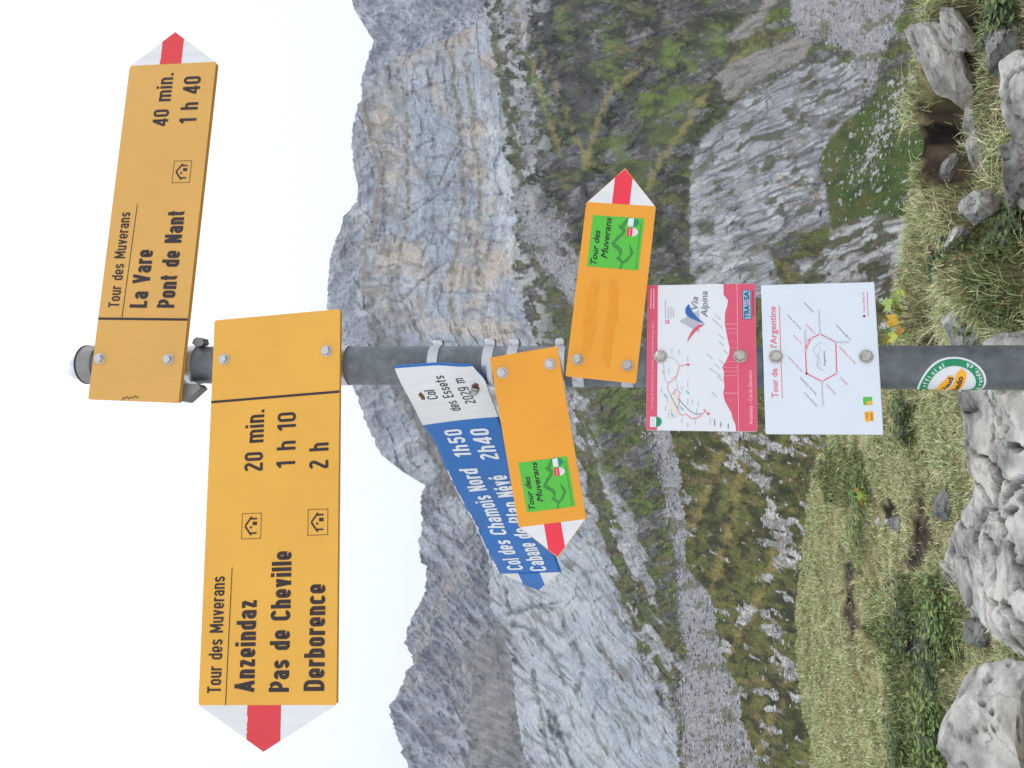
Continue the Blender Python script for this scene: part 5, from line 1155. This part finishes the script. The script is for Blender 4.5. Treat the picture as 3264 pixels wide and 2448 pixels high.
# --- bent blue enamel sign, turned away to the left
o_, e_, u_, n_ = sframe(1.8660, -44.56, 8.09)
s3 = thing('direction_sign', 'bent blue and white enamel arrow reading Col des Chamois Nord', 'sign', o_, e_, u_, n_)
def w3(a, b):
    a = np.maximum(a, -.5)
    return -.006 * np.sin((a + .5) * 5.2) + .010 * ss(.0, .06, a) * ss(.06, .0, b) - .004 * ss(-.3, -.52, a) + .003 * np.sin(a * 30 + b * 20) * ss(-.5, -.42, a)
ga = np.linspace(-.505, .0535, 90); gb = np.linspace(-.003, .1215, 22)
AA, BB = np.meshgrid(ga, gb)
BBw = BB - .004 * np.exp(-((AA - .01) / .03) ** 2) * ss(.05, 0, BB) + .0012 * np.sin(AA * 60) * (BB > .115) - .004 * ss(-.44, -.505, AA) * ss(.07, .12, BB)
def grid_obj(name, A_, B_, c, mat, parent):
    R_, Q_ = A_.shape; i = np.arange(R_ * Q_).reshape(R_, Q_)
    return child(name, np.stack([A_, B_, c + w3(A_, B_)], -1).reshape(-1, 3), np.stack([i[:-1, :-1], i[:-1, 1:], i[1:, 1:], i[1:, :-1]], -1).reshape(-1, 4), mat, parent, True)
bd3 = grid_obj('board', AA, BBw, 0, M_blue, s3)
md = bd3.modifiers.new('thickness', 'SOLIDIFY'); md.thickness = .0018; md.offset = -1
sel = AA[0] > -.0765
A2, B2 = AA[:, sel].copy(), BBw[:, sel].copy(); A2 = np.where(A2 > .0495, .0498, A2); A2[:, 0] = -.0755 - .05 * (B2[:, 0] - .06) * 0
grid_obj('white_field', A2, B2, .0006, M_white, s3)
tb = prism('arrow_tip', [(-505, -1), (-564.5, 57.7), (-503, 116)], -1.8, 0, M_white, s3, w3)
prism('blue_stripe', [(-503.5, 40), (-503.5, 82), (-541, 82), (-564.5, 57.7), (-546, 40)], .0, .5, M_blue, tb, w3)
ra = np.random.default_rng(77)                                        # enamel chipped away along the upper edge
for a0, a1 in ((-.5, -.455), (-.44, -.30), (-.285, -.225), (-.215, -.19)):
    aa = np.linspace(a0, a1, 16); tp = np.full(16, .1212); lo = tp - ra.uniform(.0006, .0035, 16) * (1.6 if a0 < -.4 else 1); lo[[0, -1]] = tp[[0, -1]] - .0001
    prism('chipped_edge', np.c_[np.r_[aa, aa[::-1]], np.r_[lo, tp[::-1]]] * 1000, .2, .6, M_white, s3, w3)
for t_, a_, b_, w_, h_ in (('Col', -17.7, 74.5, 20, 17), ('des Essets', -52, 50, 81.7, 16.5), ('2029 m', -39.8, 22, 61.5, 16.5)):
    gothic('pass_name' if 'm' not in t_ else 'altitude', t_, a_, b_, w_, h_, M_black, s3, .12, c=1.0, warp=w3)
gothic('walking_time', '1h50', -159, 66.2, 64, 29.5, M_wink, s3, .165, c=.7, warp=w3); gothic('walking_time', '2h40', -169, 21.5, 70.8, 31.5, M_wink, s3, .165, c=.7, warp=w3)
gothic('place_name', 'Col des Chamois Nord', -490.4, 67, 302.6, 32, M_wink, s3, .165, c=.7, warp=w3); gothic('place_name', 'Cabane de Plan Névé', -496.5, 23, 285.5, 32, M_wink, s3, .165, c=.7, warp=w3)
def blob(name, a, b, ra_, rb_, seed, mat, parent, c=1.0, warp=None):
    r = random.Random(seed); t = np.linspace(0, 2 * np.pi, 18, endpoint=False); k = np.array([r.uniform(.7, 1.15) for _ in t])
    return prism(name, np.c_[a + ra_ * k * np.cos(t), b + rb_ * k * np.sin(t)], c - .02, c, mat, parent, warp)
blob('torn_hole', -9, 99, 9, 4.5, 3, M_rust, s3, .9, w3); h_ = blob('rust_ring', -5, 11.5, 11, 7, 4, M_rust, s3, .9, w3)
bolt(-8.5, 13.5, s3, M_bolt2, 5, False, c=1.2)
band(1.9425, s3); band(1.8585, s3, ang=.1)

# --- the two small orange arrows with green stickers
def tm_sticker(parent, a0, b0, w):
    """green film: words, ridge line, two shields, web address"""
    s = w / 75.0
    st = prism('green_sticker', [(a0, b0), (a0 + w, b0), (a0 + w, b0 + 73 * s), (a0, b0 + 73 * s)], .1, .4, M_green, parent); st['label'] = 'green sticker reading Tour des Muverans with mountain and shields'
    P = lambda q: [(a0 + x * s, b0 + y * s) for x, y in q]
    prism('mountain_drawing', P([(0, 28), (8, 25), (15, 34), (19, 29), (25, 30.5), (30, 38), (36, 43), (42, 38), (47, 35), (51, 30), (55, 29), (58, 33), (62, 36), (64, 31), (68, 29), (75, 23), (75, 19), (69, 23), (64, 25), (60, 27), (56, 24), (50, 26), (46, 30), (42, 33), (37, 37), (33, 32), (28, 26), (22, 25.5), (16, 28), (10, 21), (4, 24), (0, 24)]), .5, .6, M_dgreen, st)
    prism('meadow_drawing', P([(8, 23), (14, 20), (22, 14), (30, 16), (37, 17), (30, 12), (23, 9.5), (16, 14), (10, 18)]), .5, .6, M_dgreen, st)
    lettering('lettering', 'Tour des', a0 + 3.5 * s, b0 + 60 * s, 50 * s, 8.6 * s, M_black, st, .02, .3, .7)
    lettering('lettering', 'Muverans', a0 + 13 * s, b0 + 46 * s, 60.5 * s, 8.8 * s, M_black, st, .02, .3, .7)
    lettering('web_address', 'www.tourdesmuverans.ch', a0 + 2 * s, b0 + 2.8 * s, 66 * s, 3.3 * s, M_dgreen, st, .0, .2, .7)
    for sx, top, botm in ((48, M_red2, M_panel), (62, M_panel, M_dteal)):
        sh = prism('shield', P([(sx, 22), (sx + 12, 22), (sx + 12, 13), (sx + 10.5, 9), (sx + 6, 6.5), (sx + 1.5, 9), (sx, 13)]), .5, .7, botm, st)
        prism('shield_chief', P([(sx, 22.2), (sx + 12, 22.2), (sx + 12, 14.5), (sx, 14.5)]), .6, .8, top, sh)
        if sx == 48:
            for q in range(4): disc('star_mark', a0 + (sx + 2 + q * 2.7) * s, b0 + 18.4 * s, .75 * s, .95, M_panel, sh, 6)
            for q in range(3): disc('star_mark', a0 + (sx + 3 + q * 2.9) * s, b0 + 11.8 * s, .75 * s, .95, M_red2, sh, 6)
    return st
o_, e_, u_, n_ = sframe(1.7850, -4.06, 9.05)
s4 = thing('direction_sign', 'small orange arrow overlapping the blue sign, plain but for a green sticker', 'sign', o_, e_, u_, n_, 'small orange arrows with green stickers')
prism('board', rounded(-228, 24.9, -37.7, 62.7, 2.5), -2.5, 0, M_ora, s4)
prism('tip_backing', [(-227, -37.4), (-279.5, 12.8), (-227, 62.4)], -2.5, -.2, M_ora, s4)
tip(s4, -228, -278, -35.8, 60.8, 12.8, -.3, 24.8, M_red2, 1.5, border=.6)
tm_sticker(s4, -207.6, -25.2, 74); bolt(.3, 47.9, s4, M_bolt, 6.6); bolt(1.5, -23.3, s4, M_bolt, 6.6)
band(1.8218, s4, ang=.2); band(1.7515, s4, ang=.1)
o_, e_, u_, n_ = sframe(1.6788, 6.15, -6.13)
s5 = thing('direction_sign', 'small orange arrow just above the pink panel, with two smeared glue marks', 'sign', o_, e_, u_, n_, 'small orange arrows with green stickers')
prism('board', rounded(-25.7, 231.1, -41.6, 58.7, 2.5), -2.5, 0, M_ora, s5)
prism('tip_backing', [(230, -41.3), (284.8, 8.4), (230, 58.4)], -2.5, -.2, M_ora, s5)
tip(s5, 231, 283.4, -39.8, 57, 8.4, -3.9, 21.4, M_red2, 1.5, border=.6)
tm_sticker(s5, 136, -27.3, 76); bolt(.2, 44, s5, M_bolt2, 6.6); bolt(-1.3, -27, s5, M_bolt2, 6.6)
for k, (a, b, ra_, rb_) in enumerate(((92, 35, 20, 9), (58, 33, 30, 10), (24, 33, 18, 8), (108, 31, 10, 6), (100, 5, 22, 8), (66, 3, 24, 9), (30, 4, 26, 6.5), (4, 2, 14, 4))):
    blob('glue_residue', a, b, ra_, rb_, 40 + k, M_stain, s5, .25 + .04 * k, None)
band(1.7245, s5, .0165, False); band(1.6535, s5, .0165, False)

# --- pink and white information panel
o_, e_, u_, n_ = sframe(1.5468, 11.32, -.30, .037)
p6 = thing('information_panel', 'pink and white panel with trail map, height profile and grey peak logo', 'sign', o_, e_, u_, n_)
bd = prism('board', rounded(-98.4, 111.2, -70.3, 78.4, 1.5), -3, 0, M_panel, p6)
hd = prism('header_stripe', [(-98.2, 63.6), (111, 63.9), (111, 78.2), (-98.2, 78.2)], .05, .3, M_pink, p6)
prof = [(111.2, -27.2), (95.4, -27.3), (87.4, -33.3), (78.1, -31.9), (69.5, -29.1), (52.4, -28.6), (39.6, -30.9), (28.3, -32.8), (18.4, -34.9), (8.6, -33.9), (-1.2, -29.2), (-9.5, -24.5), (-15.1, -27.1), (-26.2, -26.3), (-37.3, -27.5), (-45.6, -25.5), (-55.2, -27.4), (-64.7, -31.9), (-72.8, -36.4), (-79.6, -37.6), (-89, -41.4), (-98.3, -42.3)]
pr_ = prism('height_profile', [(x - (.2 if x > 110 else 0), y) for x, y in prof] + [(-98.2, -70.1), (111, -70.1)], .05, .3, M_pink, p6)
lettering('lettering', 'Un voyage de découverte sur les sentiers, traversant les huit pays alpins', -69.2, 69.4, 126, 3.1, M_pinkw, hd, .0, c=.5)
ribbon('small_print', [(76, 73.5), (106, 73.5)], 1.4, .5, M_pinkw, hd); ribbon('small_print', [(76, 69.5), (106, 69.5)], 1.4, .5, M_pinkw, hd)
ribbon('profile_line', [(-98, -45.6), (110.6, -45.6)], .6, .5, M_pinkw, pr_)
for a in (52.5, 46, 39.6, 28.3, 18.4, -1.2, -9.5, -15, -21, -45.6): ribbon('profile_line', [(a, -45.6), (a, np.interp(a, [q[0] for q in prof[::-1]], [q[1] for q in prof[::-1]]) - .5)], .7 if a in (52.5, -45.6) else .35, .5, M_pinkw, pr_)
lettering('lettering', 'Anzeindaz – Col du Demècre', -88.7, -64, 75, 4.6, M_pinkw, pr_, .012, c=.5)
bx = prism('logo_box', [(59.3, -64.2), (101.4, -64.2), (101.4, -53), (59.3, -53)], .3, .6, M_black, pr_); prism('logo_field', [(59.9, -63.6), (100.8, -63.6), (100.8, -53.6), (59.9, -53.6)], .6, .75, M_lblue, bx)
lettering('logo_letters', 'TRA', 60.8, -61.8, 18.6, 6.6, M_black, bx, .02, c=.9); lettering('logo_letters', 'N', 80.2, -61.8, 6, 6.6, M_pink, bx, .02, c=.9, mirror=True); lettering('logo_letters', 'SA', 87.3, -61.8, 12.6, 6.6, M_black, bx, .02, c=.9)
ribbon('small_print', [(64, -67.2), (101, -67)], 1.3, .5, M_maroon, pr_)
lg = prism('peak_logo', [(57.3, 33.7), (73.6, 6.5), (40.6, 5.9)], .1, .3, M_lgrey, p6)
prism('blue_sweep', [(82.4, 20.7), (77, 25), (70.2, 25.5), (65, 23), (61, 17), (57, 8), (52.7, -1.2), (58, 4), (64, 10), (72, 16)], .4, .6, M_pblue, lg)
prism('red_sweep', [(26, 23), (34, 21), (42.8, 16.6), (48, 12), (52.5, 6), (52.2, -1), (47.5, 6), (42, 11.5), (35, 17.5)], .4, .6, M_pink, lg)
lettering('lettering', 'Via', 74.3, 8, 18.8, 8.9, M_grey, p6, .012, .25); lettering('lettering', 'Alpina', 62.7, -5, 38.2, 8.6, M_grey, p6, .012, .25)
TR = [(-5.4, 22.1), (-7.5, 33.5), (-19.5, 36.2), (-27.9, 42.9), (-32.1, 49), (-40.5, 49.6), (-49.6, 45.5), (-41.1, 36.8), (-46, 32.1), (-52.9, 35.5), (-58.5, 33.4), (-66.8, 35.4), (-73.7, 34.1), (-77.7, 29.4), (-74.9, 24.1), (-81.7, 17.5), (-80.2, 8.2), (-74.6, 1.6), (-71.2, -1), (-67.8, .9), (-74.6, -5)]
prism('lowland_area', [(-56, 46), (-70, 50), (-84, 44), (-80, 34), (-66, 37), (-52, 37), (-44, 34), (-47, 44)], .05, .2, M_beige, p6)
tr_ = ribbon('red_trail', TR, 1.0, .45, M_pinkt, p6)
disc('trail_end', -5.4, 21.5, 1.8, .6, M_pink, tr_); disc('trail_end', -74.6, -5.6, 1.8, .6, M_pink, tr_)
ribbon('purple_trail', [(-32, 49), (-26, 54), (-16, 54), (-4, 56), (6, 52), (4, 42), (-2, 36), (-7.5, 33.5)], .7, .4, M_lgrey, p6); ribbon('blue_trail', [(-54, 34), (-60, 30), (-66, 24), (-72, 18), (-76, 10), (-74, 4)], 1.0, .42, M_grey, p6); ribbon('green_trail', [(-49.6, 45.5), (-58, 41), (-68, 36)], .8, .42, M_dteal, p6)
rj = random.Random(9)
for a, b in ((10, 56), (14, 44), (12, 34), (4, 22), (-14, 48), (-16, 56), (-26, 38), (-36, 36), (-38, 30), (-34, 22), (-58, 22), (-62, 8), (-58, 16), (-44, 40), (-84, 30), (-90, 22), (-86, 12), (-56, 50), (-66, 52), (-42, 58), (-72, 44), (-76, 48), (-84, -8), (-72, 10)):
    ribbon('place_label', [(a - rj.uniform(3, 5), b), (a + rj.uniform(2, 5), b)], 1.0, .4, M_lgrey, p6)
for a, b, l in ((-88, -14, 9), (-90, -22, 7), (-92, -32, 7)): ribbon('scale_label', [(a - 3, b), (a - 3 + l, b)], 1.2, .4, M_grey, p6)
for a, b in ((54, -18), (60, -12), (66, -16), (38, -20), (28, -20), (16, -26), (2, -20), (-4, -14), (-10, -8), (-16, -16), (-22, -18), (-44, -10), (10, -4)):
    ribbon('height_label', [(a - 7, b - 7), (a, b)], 1.1, .4, M_lgrey, p6)
for a, b, w_ in ((62, 53, 27), (62, 49, 16), (62, 45.5, 16), (62, 42, 13)): ribbon('small_print', [(a, b), (a + w_, b)], 1.2, .4, M_lgrey, p6)
fl = prism('swiss_flag', [(54.2, 47.6), (59.4, 47.6), (59.4, 52.8), (54.2, 52.8)], .1, .4, M_pink, p6); prism('flag_cross', [(56.2, 48.6), (57.4, 48.6), (57.4, 49.6), (58.4, 49.6), (58.4, 50.8), (57.4, 50.8), (57.4, 51.8), (56.2, 51.8), (56.2, 50.8), (55.2, 50.8), (55.2, 49.6), (56.2, 49.6)], .4, .6, M_panel, fl)
bg_ = disc('green_badge', -86.6, 64.3, 7, .5, M_dteal, p6, 28); prism('badge_field', [(-94, 65), (-79.8, 65), (-79.8, 73.2), (-94, 73.2)], .5, .7, M_panel, bg_); ribbon('badge_scribble', [(-92, 67), (-90, 71), (-87.5, 68), (-85, 71), (-82, 67.5)], .9, .9, M_lgrey, bg_)
for a, b, c_ in ((-50, 52, 40), (-78, 42, 30), (-68, 30, 20), (-45, 22, 60)): ribbon('lake', [(a - 2, b - 2), (a + 2.5, b + 2.5)], 2.2, .4, M_lblue, p6)
bolt(6.2, 59.6, p6, M_bolt2, 7.4); bolt(6.5, -48.8, p6, M_bolt2, 7.4)

# --- white loop-trail panel
o_, e_, u_, n_ = sframe(1.3725, 11.65, .32, .037)
p7 = thing('information_panel', "white panel with red hexagon route diagram headed Tour de l'Argentine", 'sign', o_, e_, u_, n_)
bd7 = prism('board', rounded(-100.1, 110.4, -54.4, 94.7, 2.5), -4, 0, M_panel2, p7)
b_ = bd7.modifiers.new('soft_edge', 'BEVEL'); b_.width = .0016; b_.segments = 3
lettering('title', 'Tour de', -50.5, 77, 40.7, 8.2, M_pinkt, p7, .008); lettering('title', "l'Argentine", 20, 76.6, 58.3, 8.2, M_pinkt, p7, .008)
ribbon('title_rule', [(-51.5, 71.7), (79.6, 71.5)], .9, .4, M_pinkt, p7)
hexp = [(38.1, 19.5), (26.2, -.3), (-17.3, .4), (-28.2, 19.8), (-17, 39.2), (15.3, 39.2), (31.8, 31.5)]
hx = None
for k in range(7):
    q = ribbon('route_line', [hexp[k], hexp[(k + 1) % 7]], 1.5, .4, M_pinkt, p7 if hx is None else hx); hx = hx or q
ribbon('route_line', [(15.3, 39.2), (26.8, 38.7), (31.8, 31.5)], 1.2, .45, M_pinkt, hx)
for sp in ([(26.8, 38.7), (34.7, 38.8), (42.4, 38.8)], [(38.1, 19.5), (54.5, 19.5), (69.9, 19.5)], [(26.2, -.3), (26.1, -7.3), (26.2, -15.1)], [(-28.2, 19.8), (-44.2, 19.9), (-59.6, 19.8)]):
    ln = ribbon('side_route', sp, 1.1, .35, M_lgrey, p7)
    for a, b in sp[1:]: d_ = disc('stop_mark', a, b, 1.7, .55, M_lgrey, ln); disc('stop_mark', a, b, 1.1, .7, M_panel2, ln)
for a, b in hexp[:4] + [(15.3, 39.2), (26.8, 38.7), (31.8, 31.5), (32.8, 10.1)]: disc('stop_mark', a, b, 1.7, .6, M_lgrey, hx); disc('stop_mark', a, b, 1.1, .75, M_panel2, hx)
disc('here_mark', -17, 39.2, 1.7, .7, M_maroon, hx)
for t_, a, b, w_, m_ in (('Pont de Nant', 46.6, 43.8, 26.6, M_grey), ('Solalex', 69.8, 26.2, 18.1, M_grey), ('La Vare', 26, 43.9, 14.8, M_pinkt), ('Le Richard', 39.1, 25.5, 17.3, M_pinkt), ('La Berboleuse', 29.6, -20.3, 27.5, M_grey), ('Pas de Cheville', -45.5, 27, 30.6, M_grey), ('Pas du Châtelet', -3.3, -25, 31.8, M_pinkt), ('Solalex', -32.2, -13, 13.5, M_pinkt), ('Anzeindaz', -45.3, 2.2, 17.9, M_pinkt), ('Derborence', -61.4, 27, 24, M_grey), ('Col des Essets', -14.2, 43.5, 27.5, M_pinkt)):
    lettering('stop_name', t_, a, b, w_, 2.5, m_, p7, .0, 0, .4, None, 40)
lettering('mountain_name', 'Argentine', -6.9, 14.1, 20.9, 2.6, M_grey, p7, .01, 0, .4)
ribbon('mountain_sketch', [(-13, 17), (-11, 22), (-6, 25.5), (0, 24.5), (4, 23), (8, 25.5), (13, 29), (19, 28), (24, 22), (27, 17.5)], .7, .4, M_lgrey, p7)
ribbon('mountain_sketch', [(-6, 25), (-3, 21), (2, 20), (9, 24), (14, 21), (20, 20)], .5, .4, M_lgrey, p7)
disc('here_mark', 61.9, -38.5, 1.7, .5, M_maroon, p7); lettering('legend', 'Vous êtes ici', 66.5, -40, 29.3, 3.0, M_pinkt, p7, .0, 0, .4); ribbon('legend_rule', [(61.3, -43.6), (96.4, -44)], .8, .4, M_pinkt, p7)
lg = prism('green_logo', [(-60.6, -42.4), (-49.6, -42.4), (-49.6, -31.2), (-60.6, -31.2)], .1, .4, M_green, p7); prism('logo_patch', [(-60.2, -42), (-55, -42), (-56, -36), (-60.2, -34)], .4, .6, M_oran2, lg)
lg = prism('orange_logo', [(-84, -35), (-81, -32), (-70, -32), (-70, -36.5), (-68, -40), (-70.5, -43.4), (-82, -43), (-82, -38)], .1, .4, M_oran2, p7)
lettering('logo_letters', 'Vaud', -79, -36, 8, 2.6, M_ink, lg, .0, 0, .6); lettering('logo_letters', 'Rando', -81, -41.6, 9.5, 2.6, M_ink, lg, .0, 0, .6)
bolt(6.8, 78.4, p7, M_bolt2, 7.4); bolt(5.4, -37.8, p7, M_bolt2, 7.4)

# ---------------------------------------------------------------- mountain air
HZ = np.array([[x, y, z] for z in (-422, 1350) for y in (-300, 4200) for x in (-4200, 4200)], float)
hz_m = bpy.data.materials.new('haze'); hz_m.use_nodes = True; nt = hz_m.node_tree; nt.nodes.clear()
ho = nt.nodes.new('ShaderNodeOutputMaterial'); pv = nt.nodes.new('ShaderNodeVolumePrincipled')
pv.inputs['Color'].default_value = (.70, .80, 1.0, 1); pv.inputs['Density'].default_value = HAZE; pv.inputs['Anisotropy'].default_value = .2
nt.links.new(pv.outputs[0], ho.inputs['Volume'])
hz = np_mesh('haze', HZ, np.array([[0, 2, 3, 1], [4, 5, 7, 6], [0, 1, 5, 4], [2, 6, 7, 3], [0, 4, 6, 2], [1, 3, 7, 5]]), hz_m, None, False)
tag(hz, 'thin pale mountain haze filling the valley air', 'haze', kind='stuff')
